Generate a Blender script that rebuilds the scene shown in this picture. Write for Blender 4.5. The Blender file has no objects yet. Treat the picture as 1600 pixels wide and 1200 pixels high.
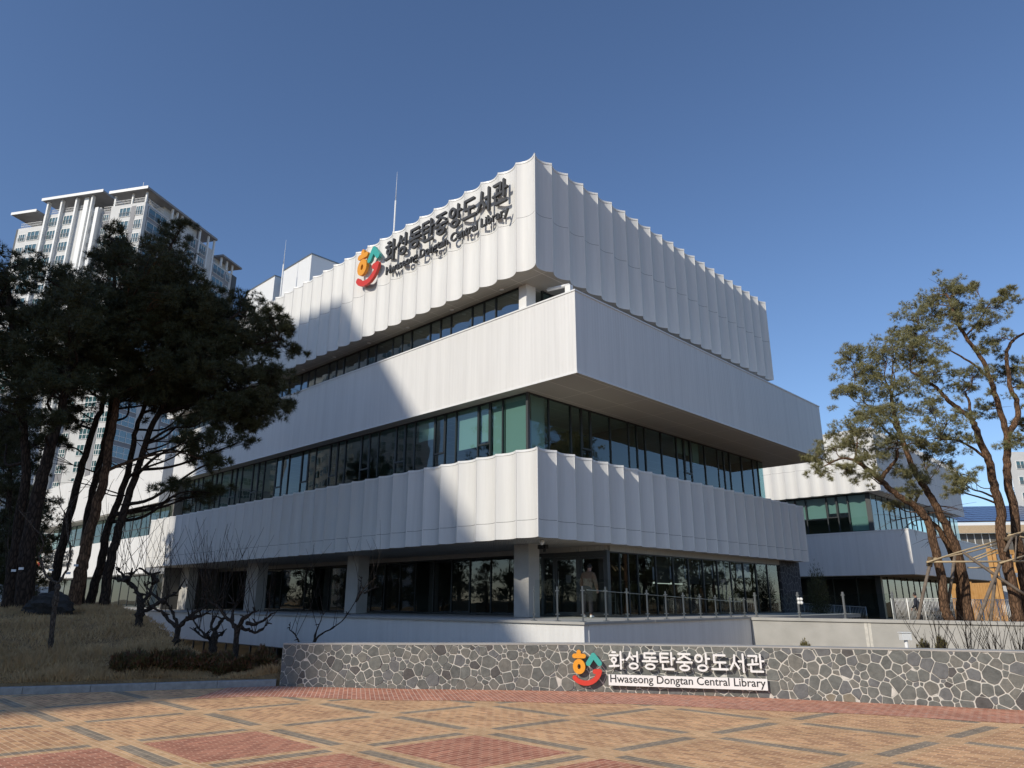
import bpy, math, random
import numpy as np
from mathutils import Vector, Matrix

# ---------------------------------------------------------------- camera, sky, sun, exposure
sc = bpy.context.scene
COL = sc.collection
random.seed(7)
rng = np.random.default_rng(7)
FPX, ROLL, PITCH, YAW = 1112.6163, 0.0012, 0.2949, 0.7649
CAM = np.array([15.8634, -17.7804, 1.6])
_d = np.array([-math.sin(YAW) * math.cos(PITCH), math.cos(YAW) * math.cos(PITCH), math.sin(PITCH)])
_r0 = np.array([math.cos(YAW), math.sin(YAW), 0.0])
_u0 = np.cross(_r0, _d)
_r = _r0 * math.cos(ROLL) + _u0 * math.sin(ROLL)
_u = -_r0 * math.sin(ROLL) + _u0 * math.cos(ROLL)
FWD = np.array([-math.sin(YAW), math.cos(YAW), 0.0])
LAT = np.array([math.cos(YAW), math.sin(YAW), 0.0])
cam_d = bpy.data.cameras.new('camera')
cam = bpy.data.objects.new('camera', cam_d)
COL.objects.link(cam)
m = Matrix.Identity(4)
for i in range(3):
    m[i][0], m[i][1], m[i][2], m[i][3] = _r[i], _u[i], -_d[i], CAM[i]
cam.matrix_world = m
cam_d.sensor_width = 36.0
cam_d.lens = 36.0 * FPX / 1600.0
cam_d.clip_end = 5000
cam_d.clip_start = 0.1
sc.camera = cam

SUN_EL = math.atan(0.58)
SUN_X = 0.03                       # sideways lean of the sun's path (travels along +Y)
world = bpy.data.worlds.new('World')
sc.world = world
world.use_nodes = True
wn = world.node_tree
sky = wn.nodes.new('ShaderNodeTexSky')
sky.sky_type = 'NISHITA'
sky.sun_disc = False
sky.sun_elevation = SUN_EL
sky.sun_rotation = math.radians(180)
sky.altitude = 100
sky.air_density = 1.0
sky.dust_density = 0.3
sky.ozone_density = 5.0
bg = wn.nodes['Background']
gain = wn.nodes.new('ShaderNodeMix'); gain.data_type = 'RGBA'; gain.blend_type = 'MULTIPLY'; gain.inputs[0].default_value = 1.0
gain.inputs[7].default_value = (1.0, 0.968, 0.99, 1)      # the slightly violet blue of the clear winter sky
wn.links.new(sky.outputs[0], gain.inputs[6]); wn.links.new(gain.outputs[2], bg.inputs[0])
bg.inputs[1].default_value = 0.135
sun_d = bpy.data.lights.new('sun', 'SUN')
sun_d.energy = 3.5
sun_d.angle = math.radians(0.53)
sun_d.color = (1.0, 0.925, 0.80)
sun = bpy.data.objects.new('sun', sun_d)
COL.objects.link(sun)
sun.rotation_euler = Vector((SUN_X, 1.0, -0.58)).to_track_quat('-Z', 'Y').to_euler()
sun.location = (0, -60, 60)
sc.view_settings.view_transform = 'Standard'
sc.view_settings.look = 'None'
sc.view_settings.exposure = 0.0
sc.view_settings.gamma = 1.0
sc.render.engine = 'CYCLES'
sc.cycles.max_bounces = 8
sc.cycles.transparent_max_bounces = 12
sc.cycles.glossy_bounces = 4

# ---------------------------------------------------------------- helpers
def ray(x, y):
    return _d + _r * ((x - 800) / FPX) - _u * ((y - 600) / FPX)
def at(x, y, d):
    """the point seen at picture position (x, y), d metres ahead of the viewpoint"""
    v = ray(x, y)
    return CAM + v * d / (v @ FWD)
def ldz(l, d, z):
    p = CAM + LAT * l + FWD * d
    return np.array([p[0], p[1], z])
def on_y(x, y, Y):
    v = ray(x, y); return CAM + v * (Y - CAM[1]) / v[1]
def on_x(x, y, X):
    v = ray(x, y); return CAM + v * (X - CAM[0]) / v[0]

ORG = {}
def tag(o, label=None, cat=None, group=None, kind=None):
    if label: o['label'] = label
    if cat: o['category'] = cat
    if group: o['group'] = group
    if kind: o['kind'] = kind
    return o
def thing(name, label, cat, loc, group=None):
    o = bpy.data.objects.new(name, None)
    o.empty_display_size = 0.3
    COL.objects.link(o)
    o.location = [float(v) for v in loc]
    ORG[o.name] = np.array(loc, float)
    return tag(o, label, cat, group)

class MB:
    def __init__(s):
        s.v = []; s.f = []; s.m = []; s.sm = []; s.uv = None
    def add(s, verts, faces, mi=0, smooth=False):
        b = len(s.v)
        s.v.extend([tuple(map(float, p)) for p in verts])
        for f in faces:
            s.f.append(tuple(b + i for i in f)); s.m.append(mi); s.sm.append(smooth)
    def quad(s, a, b, c, d, mi=0, smooth=False):
        s.add([a, b, c, d], [(0, 1, 2, 3)], mi, smooth)
    def box(s, x0, x1, y0, y1, z0, z1, mi=0):
        s.add([(x0, y0, z0), (x1, y0, z0), (x1, y1, z0), (x0, y1, z0), (x0, y0, z1), (x1, y0, z1), (x1, y1, z1), (x0, y1, z1)],
              [(0, 3, 2, 1), (4, 5, 6, 7), (0, 1, 5, 4), (1, 2, 6, 5), (2, 3, 7, 6), (3, 0, 4, 7)], mi)
    def obox(s, o, a, b, c, mi=0):
        """box from corner o with edge vectors a, b, c"""
        o, a, b, c = map(np.asarray, (o, a, b, c))
        if np.dot(np.cross(a, b), c) < 0: a, b = b, a
        P = [o, o + a, o + a + b, o + b, o + c, o + a + c, o + a + b + c, o + b + c]
        s.add(P, [(0, 3, 2, 1), (4, 5, 6, 7), (0, 1, 5, 4), (1, 2, 6, 5), (2, 3, 7, 6), (3, 0, 4, 7)], mi)
    def beam(s, p, q, w, h=None, mi=0):
        p, q = np.asarray(p, float), np.asarray(q, float)
        h = h or w
        t = q - p; L = np.linalg.norm(t); t = t / L
        up = np.array([0, 0, 1.0]) if abs(t[2]) < 0.95 else np.array([0, 1.0, 0])
        sd = np.cross(t, up); sd /= np.linalg.norm(sd); up = np.cross(sd, t)
        s.obox(p - sd * w / 2 - up * h / 2, t * L, sd * w, up * h, mi)
    def tube(s, pts, rad, n=7, mi=0, cap=True):
        pts = [np.asarray(p, float) for p in pts]
        N = len(pts)
        if not hasattr(rad, '__len__'): rad = [rad] * N
        ref = None; rings = []
        for i in range(N):
            t = pts[min(i + 1, N - 1)] - pts[max(i - 1, 0)]
            t = t / (np.linalg.norm(t) + 1e-9)
            if ref is None:
                ref = np.array([1.0, 0, 0]) if abs(t[0]) < 0.8 else np.array([0, 1.0, 0])
            a = ref - t * (ref @ t); a /= (np.linalg.norm(a) + 1e-9)
            ref = a; b = np.cross(t, a)
            rings.append([pts[i] + rad[i] * (a * math.cos(2 * math.pi * k / n) + b * math.sin(2 * math.pi * k / n)) for k in range(n)])
        V = [p for r_ in rings for p in r_]
        F = []
        for i in range(N - 1):
            for k in range(n):
                F.append((i * n + k, i * n + (k + 1) % n, (i + 1) * n + (k + 1) % n, (i + 1) * n + k))
        if cap:
            F.append(tuple(range(n - 1, -1, -1))); F.append(tuple((N - 1) * n + k for k in range(n)))
        s.add(V, F, mi, True)
    def build(s, name, mats, parent=None, uv=None):
        me = bpy.data.meshes.new(name)
        off = ORG[parent.name] if parent is not None and parent.name in ORG else np.zeros(3)
        V = np.array(s.v, float).reshape(-1, 3) - off
        me.from_pydata(V.tolist(), [], s.f)
        for mt in (mats if isinstance(mats, (list, tuple)) else [mats]): me.materials.append(mt)
        me.polygons.foreach_set('material_index', s.m)
        me.polygons.foreach_set('use_smooth', s.sm)
        if uv is not None:
            l = me.uv_layers.new(name='UVMap')
            idx = np.empty(len(me.loops), int); me.loops.foreach_get('vertex_index', idx)
            l.data.foreach_set('uv', np.array(uv, float)[idx].ravel())
        me.update()
        o = bpy.data.objects.new(name, me)
        COL.objects.link(o)
        if parent is not None:
            o.parent = parent
        ORG[o.name] = off
        return o

def raw_mesh(name, V, F3, mat, parent=None, smooth=False):
    """triangle soup from numpy arrays"""
    me = bpy.data.meshes.new(name)
    off = ORG[parent.name] if parent is not None and parent.name in ORG else np.zeros(3)
    V = V - off
    n, k = len(V), len(F3)
    me.vertices.add(n); me.vertices.foreach_set('co', V.astype(np.float32).ravel())
    me.loops.add(k * 3); me.loops.foreach_set('vertex_index', F3.astype(np.int32).ravel())
    me.polygons.add(k)
    me.polygons.foreach_set('loop_start', np.arange(0, k * 3, 3, dtype=np.int32))
    me.polygons.foreach_set('loop_total', np.full(k, 3, dtype=np.int32))
    me.materials.append(mat)
    me.update(calc_edges=True)
    o = bpy.data.objects.new(name, me)
    COL.objects.link(o)
    if parent is not None: o.parent = parent
    ORG[o.name] = off
    return o

def cr(pts, n=4):
    """Catmull-Rom resample of a polyline"""
    P = [np.asarray(p, float) for p in pts]
    if len(P) < 3: 
        return [P[0] + (P[-1] - P[0]) * t for t in np.linspace(0, 1, n + 1)]
    P = [2 * P[0] - P[1]] + P + [2 * P[-1] - P[-2]]
    out = []
    for i in range(1, len(P) - 2):
        for t in np.linspace(0, 1, n, endpoint=False):
            a, b, c, d = P[i - 1], P[i], P[i + 1], P[i + 2]
            out.append(0.5 * ((2 * b) + (c - a) * t + (2 * a - 5 * b + 4 * c - d) * t * t + (3 * b - a - 3 * c + d) * t ** 3))
    out.append(P[-2])
    return out

# ---------------------------------------------------------------- materials
def mat(name, col, rough=0.6, metal=0.0, spec=0.5):
    mt = bpy.data.materials.new(name); mt.use_nodes = True
    b = mt.node_tree.nodes['Principled BSDF']
    b.inputs['Base Color'].default_value = (*col, 1)
    b.inputs['Roughness'].default_value = rough
    b.inputs['Metallic'].default_value = metal
    b.inputs['Specular IOR Level'].default_value = spec
    return mt
def nodes(mt):
    nt = mt.node_tree
    return nt, nt.nodes, nt.links, nt.nodes['Principled BSDF']
def coord(nt, kind='Object', scale=(1, 1, 1), rot=(0, 0, 0)):
    tc = nt.nodes.new('ShaderNodeTexCoord'); mp = nt.nodes.new('ShaderNodeMapping')
    mp.inputs['Scale'].default_value = scale; mp.inputs['Rotation'].default_value = rot
    nt.links.new(tc.outputs[kind], mp.inputs[0])
    return mp.outputs[0]
def noise(nt, vec, scale, detail=4, rough=0.55):
    n = nt.nodes.new('ShaderNodeTexNoise')
    n.inputs['Scale'].default_value = scale; n.inputs['Detail'].default_value = detail; n.inputs['Roughness'].default_value = rough
    nt.links.new(vec, n.inputs['Vector'])
    return n.outputs['Fac']
def ramp(nt, fac, stops, interp='LINEAR'):
    r_ = nt.nodes.new('ShaderNodeValToRGB'); r_.color_ramp.interpolation = interp
    el = r_.color_ramp.elements
    while len(el) < len(stops): el.new(0.5)
    for e, (p, c) in zip(el, stops):
        e.position = p; e.color = (*c, 1) if len(c) == 3 else c
    nt.links.new(fac, r_.inputs[0])
    return r_.outputs[0]
def bump(nt, b, h, strength, dist=0.02, prev=None):
    bp = nt.nodes.new('ShaderNodeBump')
    bp.inputs['Strength'].default_value = strength; bp.inputs['Distance'].default_value = dist
    nt.links.new(h, bp.inputs['Height'])
    if prev is not None: nt.links.new(prev, bp.inputs['Normal'])
    nt.links.new(bp.outputs[0], b.inputs['Normal'])
    return bp.outputs[0]
def mixc(nt, f, a, b_, mode='MIX'):
    mx = nt.nodes.new('ShaderNodeMix'); mx.data_type = 'RGBA'; mx.blend_type = mode
    for sock, v in ((mx.inputs[0], f), (mx.inputs[6], a), (mx.inputs[7], b_)):
        if hasattr(v, 'links') or hasattr(v, 'is_linked'): nt.links.new(v, sock)
        elif isinstance(v, (int, float)): sock.default_value = v
        else: sock.default_value = (*v, 1)
    return mx.outputs[2]
def noisy(name, c0, c1, scale, rough=0.8, bs=0.3, bscale=None, bd=0.02, stretch=(1, 1, 1), spec=0.3):
    mt = mat(name, c0, rough, 0, spec)
    nt, N, L, b = nodes(mt)
    v = coord(nt, 'Object', stretch)
    f = noise(nt, v, scale)
    L.new(ramp(nt, f, [(0.3, c0), (0.7, c1)]), b.inputs['Base Color'])
    if bs: bump(nt, b, noise(nt, v, bscale or scale * 3), bs, bd)
    return mt

M = {}
def white_panel(name, c, rough=0.38, rib=None, axis='x', ribs=0.0, metal=0.0, spec=0.5):
    mt = mat(name, c, rough, metal, spec)
    nt, N, L, b = nodes(mt)
    v = coord(nt)
    st = coord(nt, 'Object', (2.2, 2.2, 0.12))
    f = noise(nt, st, 1.6, 5, 0.65)
    L.new(ramp(nt, f, [(0.32, tuple(x * 0.91 for x in c)), (0.62, c)]), b.inputs['Base Color'])
    prev = bump(nt, b, noise(nt, coord(nt, 'Object', (1, 1, 0.35)), 1.1, 2), 0.06, 0.05)
    if rib:
        w = N.new('ShaderNodeTexWave'); w.wave_type = 'BANDS'; w.bands_direction = 'X'
        w.inputs['Scale'].default_value = rib; w.inputs['Distortion'].default_value = 0
        sx = N.new('ShaderNodeSeparateXYZ'); L.new(v, sx.inputs[0])
        ad = N.new('ShaderNodeMath'); ad.operation = 'ADD'
        L.new(sx.outputs[0], ad.inputs[0]); L.new(sx.outputs[1], ad.inputs[1])
        cx = N.new('ShaderNodeCombineXYZ'); L.new(ad.outputs[0], cx.inputs[0])
        L.new(cx.outputs[0], w.inputs['Vector'])
        bump(nt, b, w.outputs['Fac'], ribs, 0.02, prev)
    return mt
M['scallop'] = white_panel('white_coated_metal', (0.735, 0.728, 0.70), 0.52, metal=0.0, spec=0.3)
M['rib'] = white_panel('white_ribbed_metal', (0.745, 0.735, 0.71), 0.5, rib=1.9, ribs=0.2)
M['trim'] = mat('white_trim', (0.78, 0.78, 0.76), 0.4)
M['dark_gap'] = mat('dark_joint', (0.05, 0.05, 0.05), 0.9)
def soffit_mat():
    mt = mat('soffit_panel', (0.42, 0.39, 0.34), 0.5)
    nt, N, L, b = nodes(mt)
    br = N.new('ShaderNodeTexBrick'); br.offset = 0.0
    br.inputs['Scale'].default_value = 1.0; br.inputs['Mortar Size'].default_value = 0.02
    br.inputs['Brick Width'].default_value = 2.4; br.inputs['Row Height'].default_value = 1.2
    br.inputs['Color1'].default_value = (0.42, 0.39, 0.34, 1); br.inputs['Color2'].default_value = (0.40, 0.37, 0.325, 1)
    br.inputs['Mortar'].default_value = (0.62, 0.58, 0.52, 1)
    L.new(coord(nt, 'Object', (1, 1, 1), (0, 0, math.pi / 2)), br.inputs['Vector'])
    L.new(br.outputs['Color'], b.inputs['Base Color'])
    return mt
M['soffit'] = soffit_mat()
M['concrete'] = noisy('pale_concrete', (0.36, 0.35, 0.32), (0.45, 0.435, 0.40), 1.3, 0.85, 0.15, 30, 0.01)
M['column'] = noisy('painted_column', (0.40, 0.39, 0.37), (0.46, 0.45, 0.425), 2, 0.6, 0.03)
M['frame'] = mat('dark_window_frame', (0.025, 0.03, 0.032), 0.4)
M['frame_grey'] = mat('grey_door_frame', (0.075, 0.08, 0.08), 0.4, 0.3)
M['steel'] = mat('brushed_steel', (0.34, 0.35, 0.35), 0.32, 0.9)
M['interior'] = mat('dim_interior', (0.14, 0.135, 0.125), 0.9)
M['blind'] = mat('pale_roller_blind', (0.52, 0.55, 0.55), 0.9)
M['white'] = mat('white_paint', (0.80, 0.80, 0.78), 0.5)
M['black'] = mat('black_plastic', (0.015, 0.015, 0.016), 0.4)
def glass(name, tint, ior=1.5, wob=0.012):
    mt = bpy.data.materials.new(name); mt.use_nodes = True
    nt = mt.node_tree; nt.nodes.remove(nt.nodes['Principled BSDF'])
    out = nt.nodes['Material Output']
    tr = nt.nodes.new('ShaderNodeBsdfTransparent'); tr.inputs[0].default_value = (*tint, 1)
    gl = nt.nodes.new('ShaderNodeBsdfGlossy'); gl.inputs['Roughness'].default_value = 0.0
    gl.inputs[0].default_value = (0.9, 0.95, 0.95, 1)
    fr = nt.nodes.new('ShaderNodeFresnel'); fr.inputs[0].default_value = ior
    mx = nt.nodes.new('ShaderNodeMixShader')
    bp = nt.nodes.new('ShaderNodeBump'); bp.inputs['Strength'].default_value = wob * 10; bp.inputs['Distance'].default_value = 0.02
    nt.links.new(noise(nt, coord(nt), 0.9, 1), bp.inputs['Height'])
    nt.links.new(bp.outputs[0], gl.inputs['Normal'])
    ge = nt.nodes.new('ShaderNodeNewGeometry'); mr = nt.nodes.new('ShaderNodeMapRange')
    mr.inputs['To Min'].default_value = ior; mr.inputs['To Max'].default_value = 1 / ior
    nt.links.new(ge.outputs['Backfacing'], mr.inputs['Value']); nt.links.new(mr.outputs[0], fr.inputs[0])
    nt.links.new(fr.outputs[0], mx.inputs[0]); nt.links.new(tr.outputs[0], mx.inputs[1]); nt.links.new(gl.outputs[0], mx.inputs[2])
    nt.links.new(mx.outputs[0], out.inputs[0])
    return mt
M['glass_teal'] = glass('teal_tinted_glass', (0.46, 0.64, 0.60), 1.9)
M['glass_strip'] = glass('reflective_strip_glass', (0.40, 0.52, 0.54), 3.2)
M['glass_dark'] = glass('grey_tinted_glass', (0.42, 0.47, 0.46), 1.75)
M['glass_clear'] = glass('clear_balustrade_glass', (0.93, 0.96, 0.95), 1.16, 0.002)
def stone_wall(name, mortar, cols, scale, msize, rough_=0.8):
    mt = mat(name, (0.2, 0.2, 0.2), rough_)
    nt, N, L, b = nodes(mt)
    tc = N.new('ShaderNodeTexCoord')
    nz = N.new('ShaderNodeTexNoise'); nz.inputs['Scale'].default_value = 7; nz.inputs['Detail'].default_value = 2
    L.new(tc.outputs['UV'], nz.inputs['Vector'])
    v = N.new('ShaderNodeVectorMath'); v.operation = 'MULTIPLY_ADD'
    L.new(nz.outputs['Color'], v.inputs[0]); v.inputs[1].default_value = (0.035, 0.035, 0); L.new(tc.outputs['UV'], v.inputs[2])
    def vor(feat):
        w = N.new('ShaderNodeTexVoronoi'); w.voronoi_dimensions = '2D'; w.feature = feat
        w.inputs['Scale'].default_value = scale; w.inputs['Randomness'].default_value = 0.95
        L.new(v.outputs[0], w.inputs['Vector']); return w
    e = vor('DISTANCE_TO_EDGE'); c = vor('F1')
    sp = N.new('ShaderNodeSeparateColor'); L.new(c.outputs['Color'], sp.inputs[0])
    stone = ramp(nt, sp.outputs[0], cols)
    n2 = noise(nt, tc.outputs['UV'], 26, 5, 0.7)
    stone = mixc(nt, 1.0, stone, ramp(nt, n2, [(0.25, (0.68, 0.68, 0.68)), (0.75, (1.3, 1.3, 1.28))]), 'MULTIPLY')
    n3 = noise(nt, tc.outputs['UV'], 14, 3)
    ad = N.new('ShaderNodeMath'); ad.operation = 'MULTIPLY_ADD'; L.new(n3, ad.inputs[0]); ad.inputs[1].default_value = -0.05; L.new(e.outputs[0], ad.inputs[2])
    k = ramp(nt, ad.outputs[0], [(msize * 0.55, (0, 0, 0)), (msize, (1, 1, 1))])
    mcol = ramp(nt, n2, [(0.3, tuple(x * 0.8 for x in mortar)), (0.7, mortar)])
    L.new(mixc(nt, k, mcol, stone), b.inputs['Base Color'])
    mh = N.new('ShaderNodeMath'); mh.operation = 'MULTIPLY_ADD'; L.new(n2, mh.inputs[0]); mh.inputs[1].default_value = 0.35; L.new(k, mh.inputs[2])
    bump(nt, b, mh.outputs[0], 0.7, 0.015)
    return mt
M['crazy'] = stone_wall('crazy_paved_stone', (0.50, 0.47, 0.41),
    [(0.0, (0.055, 0.055, 0.055)), (0.3, (0.10, 0.105, 0.10)), (0.55, (0.14, 0.14, 0.125)), (0.8, (0.115, 0.12, 0.125)), (0.95, (0.16, 0.15, 0.125)), (1.0, (0.23, 0.18, 0.11))], 7.2, 0.055)
M['crazy_dark'] = stone_wall('dark_crazy_stone', (0.13, 0.13, 0.13), [(0, (0.02, 0.02, 0.025)), (1, (0.05, 0.05, 0.055))], 3.2, 0.06)
for i_, (c_, d_) in enumerate([((.10, .105, .098), (.155, .16, .148)), ((.12, .125, .115), (.18, .185, .168)), ((.14, .14, .125), (.205, .20, .175)), ((.118, .122, .122), (.172, .175, .172)), ((.075, .072, .068), (.115, .11, .105)), ((.185, .165, .125), (.26, .23, .175))]):
    M['stone%d' % i_] = noisy('wall_stone_%s' % 'abcdef'[i_], c_, d_, 11, .8, .55, 34, .012)
M['mortar'] = noisy('white_mortar', (.50, .48, .43), (.66, .63, .56), 9, .95, .5, 60, .006)
def brick(name, c1, c2, mortar, w, h, rot, offset=0.5, extra=0.18, gloss=0.75, scuff=(.60, .38)):
    mt = mat(name, c1, gloss, 0, 0.12)
    nt, N, L, b = nodes(mt)
    v = coord(nt, 'Object', (1, 1, 1), (0, 0, rot))
    br = N.new('ShaderNodeTexBrick'); br.offset = offset
    br.inputs['Scale'].default_value = 1.0; br.inputs['Mortar Size'].default_value = 0.006; br.inputs['Mortar Smooth'].default_value = 0.2
    br.inputs['Bias'].default_value = 0.0
    br.inputs['Brick Width'].default_value = w; br.inputs['Row Height'].default_value = h
    br.inputs['Color1'].default_value = (*c1, 1); br.inputs['Color2'].default_value = (*c2, 1); br.inputs['Mortar'].default_value = (*mortar, 1)
    L.new(v, br.inputs['Vector'])
    n1 = noise(nt, v, 1.3, 5, 0.6); n2 = noise(nt, v, 40, 4, 0.7)
    c = mixc(nt, 1.0, br.outputs['Color'], ramp(nt, n1, [(0.25, (1 - extra,) * 3), (0.75, (1 + extra,) * 3)]), 'MULTIPLY')
    c = mixc(nt, 1.0, c, ramp(nt, n2, [(0.2, (0.80,) * 3), (0.8, (1.28,) * 3)]), 'MULTIPLY')
    # pale scuffs of sand and lime on the pavers
    n4 = noise(nt, coord(nt, 'Object', (3.0, 3.0, 1)), 2.2, 6, 0.75)
    c = mixc(nt, ramp(nt, n4, [(scuff[0], (0, 0, 0)), (scuff[0] + .1, (scuff[1],) * 3)]), c, (0.62, 0.50, 0.40))
    L.new(c, b.inputs['Base Color'])
    ih = N.new('ShaderNodeMath'); ih.operation = 'MULTIPLY_ADD'; L.new(br.outputs['Fac'], ih.inputs[0]); ih.inputs[1].default_value = -1.0; L.new(n2, ih.inputs[2])
    bump(nt, b, ih.outputs[0], 0.3, 0.005)
    return mt
RB = 0.0
M['brick_tan'] = brick('tan_brick_paving', (0.78, 0.455, 0.225), (0.47, 0.24, 0.125), (0.8, 0.56, 0.34), 0.155, 0.078, RB)
M['brick_border'] = brick('light_tan_brick_paving', (0.76, 0.475, 0.245), (0.56, 0.325, 0.165), (0.8, 0.56, 0.34), 0.155, 0.078, RB)
M['brick_red'] = brick('red_brick_paving', (0.59, 0.25, 0.15), (0.38, 0.145, 0.09), (0.72, 0.45, 0.3), 0.155, 0.078, RB + math.pi / 2)
M['brick_dark'] = brick('dark_grey_brick_paving', (0.34, 0.275, 0.195), (0.24, 0.195, 0.14), (0.54, 0.41, 0.28), 0.155, 0.078, RB)
M['kerb'] = noisy('granite_kerb', (0.25, 0.245, 0.235), (0.36, 0.35, 0.335), 9, 0.8, 0.2, 60, 0.004)
M['soil'] = noisy('dry_soil_turf', (0.18, 0.115, 0.055), (0.30, 0.20, 0.095), 3.0, 0.95, 0.9, 22, 0.06)
M['grass'] = noisy('dry_grass_blade', (0.38, 0.255, 0.125), (0.56, 0.39, 0.20), 0.8, 0.9, 0)
M['ground'] = noisy('bare_ground', (0.13, 0.115, 0.09), (0.19, 0.17, 0.14), 0.4, 0.95, 0.4, 6, 0.05)
def bark(name, c0, c1, sc_=5):
    mt = mat(name, c0, 0.95, 0, 0.2)
    nt, N, L, b = nodes(mt)
    v = coord(nt, 'Object', (1, 1, 0.32))
    w = N.new('ShaderNodeTexVoronoi'); w.feature = 'DISTANCE_TO_EDGE'; w.inputs['Scale'].default_value = sc_ * 2.4
    L.new(v, w.inputs['Vector'])
    k = ramp(nt, w.outputs[0], [(0.02, (0.35,) * 3), (0.22, (1, 1, 1))])
    c = mixc(nt, 1.0, ramp(nt, noise(nt, v, sc_, 5, 0.65), [(0.3, c0), (0.7, c1)]), k, 'MULTIPLY')
    L.new(c, b.inputs['Base Color'])
    bump(nt, b, w.outputs[0], 0.9, 0.06)
    return mt
M['bark_red'] = bark('red_pine_bark', (0.10, 0.062, 0.04), (0.25, 0.145, 0.085))
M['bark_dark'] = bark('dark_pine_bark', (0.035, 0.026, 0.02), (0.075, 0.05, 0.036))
M['bark_grey'] = bark('grey_twig_bark', (0.045, 0.036, 0.03), (0.085, 0.068, 0.055), 12)
M['bark_pale'] = bark('pale_sapling_bark', (0.09, 0.075, 0.06), (0.15, 0.125, 0.10), 12)
def needle_mat(name, c0, c1, c2):
    mt = mat(name, c0, 0.55, 0, 0.35)
    nt, N, L, b = nodes(mt)
    f = noise(nt, coord(nt), 1.4, 3)
    f2 = noise(nt, coord(nt), 14, 2)
    c = mixc(nt, ramp(nt, f2, [(0.45, (0, 0, 0)), (0.62, (1, 1, 1))]), ramp(nt, f, [(0.3, c0), (0.7, c1)]), c2)
    L.new(c, b.inputs['Base Color'])
    return mt
M['needle'] = needle_mat('pine_needles', (0.15, 0.152, 0.06), (0.225, 0.21, 0.09), (0.25, 0.23, 0.11))
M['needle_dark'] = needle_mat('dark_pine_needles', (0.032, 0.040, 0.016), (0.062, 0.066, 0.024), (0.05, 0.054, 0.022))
M['shrub'] = needle_mat('bronze_hedge_leaf', (0.085, 0.058, 0.024), (0.075, 0.080, 0.024), (0.14, 0.062, 0.034))
M['conifer'] = needle_mat('golden_conifer_leaf', (0.11, 0.10, 0.035), (0.17, 0.13, 0.05), (0.12, 0.11, 0.05))
M['boulder'] = noisy('dark_boulder', (0.022, 0.021, 0.02), (0.05, 0.048, 0.044), 4, 0.9, 0.8, 9, 0.08)
M['pole'] = noisy('weathered_pole', (0.14, 0.11, 0.085), (0.23, 0.185, 0.145), 8, 0.9, 0.3)
M['bamboo'] = noisy('pale_bamboo', (0.45, 0.34, 0.20), (0.55, 0.43, 0.27), 6, 0.7, 0.1)
M['timber'] = noisy('orange_timber', (0.50, 0.27, 0.09), (0.60, 0.35, 0.14), 3, 0.8, 0.1)
M['rope'] = mat('straw_rope', (0.14, 0.10, 0.06), 0.95)

# ---------------------------------------------------------------- ground, plaza, kerb
def sstep(a, b, x):
    t = np.clip((x - a) / (b - a), 0, 1); return t * t * (3 - 2 * t)
KL = np.array([-60, -30, -9.0, -4.5, -1.9, 1.2, 4.4, 7.8, 14, 60.0])
KD = np.array([4.0, 8.0, 13.5, 14.92, 14.45, 14.19, 13.23, 11.85, 8.8, -16.0])
# smooth the wall line a little so that it bends gently
def smooth_line():
    x = np.linspace(-70, 70, 1401); y = np.interp(x, KL, KD)
    k = np.hanning(31); k /= k.sum()
    ys = np.convolve(np.pad(y, 15, 'edge'), k, 'valid')
    return x, ys
KL2, KD2 = smooth_line()
keep = KL2 > -4.2
KL, KD = np.concatenate([KL[:4], KL2[keep]]), np.concatenate([KD[:4], KD2[keep]])

def hnoise(x, y):
    return (np.sin(x * 1.3 + 0.7 * np.sin(y * 0.9)) * np.cos(y * 1.1 + 0.5 * np.sin(x * 1.7)) * 0.5 +
            np.sin(x * 3.1 + 1.0) * np.sin(y * 2.7 + np.sin(x)) * 0.25)
def height(l, d):
    l = np.asarray(l, float); d = np.asarray(d, float)
    s = d - np.interp(l, KL, KD)
    x = CAM[0] + LAT[0] * l + FWD[0] * d; y = CAM[1] + LAT[1] * l + FWD[1] * d
    m_ = 0.13 + 1.36 * (1 - np.exp(-np.maximum(s, 0) / 4.9)) + 0.06 * hnoise(x, y) * np.clip(s, 0, 1)
    m_ = .13 + (m_ - .13) * np.interp(l / np.maximum(d, 1), [-.45, -.36], [1, .38])
    sb = np.interp(l / np.maximum(d, 1), [-.56, -.52, -.48, -.455, -.43, -.39], [24, 11, 6.2, 4.2, 2.9, 1.9])   # the mound falls away towards the building
    m_ = np.maximum(m_ - 0.95 * np.maximum(0, s - sb), -3.2)
    pl = 0.27 + 0.05 * hnoise(x, y)
    pl = np.where((x < 2.2), np.maximum(pl - 0.8 * np.maximum(0, s - 2.5), -3.2), np.maximum(pl - 0.3 * np.maximum(0, s - 1.6), -1.1))
    k = sstep(-5.2, -4.3, l)
    z = m_ * (1 - k) + pl * k
    z = np.where((y > 9.75), 0.3, z)
    z = np.where((np.abs(l) > 60) | (d > 140), 0.3, z)
    return np.where(s < 0.05, -0.03, z)
la = np.concatenate([[-1500, -900, -400, -200, -120, -80, -60, -45, -36], np.arange(-30, 22, 0.3), [24, 28, 34, 42, 55, 80, 130, 250, 500, 1000, 1500]])
sa = np.concatenate([[-1500, -800, -300, -150, -80, -40, -20, -8, -1, 0.03, 0.15], np.arange(0.4, 32, 0.3), [34, 38, 44, 52, 66, 80, 110, 160, 300, 600, 1100, 2000]])
GL, GS = np.meshgrid(la, sa, indexing='ij')
GD = np.interp(GL, KL, KD) + GS
GZ = height(GL, GD)
da = sa
P = CAM[None, None, :2] + GL[..., None] * LAT[:2] + GD[..., None] * FWD[:2]
V = np.concatenate([P, GZ[..., None]], -1).reshape(-1, 3)
nd = len(da)
ii, jj = np.meshgrid(np.arange(len(la) - 1), np.arange(nd - 1), indexing='ij')
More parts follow.
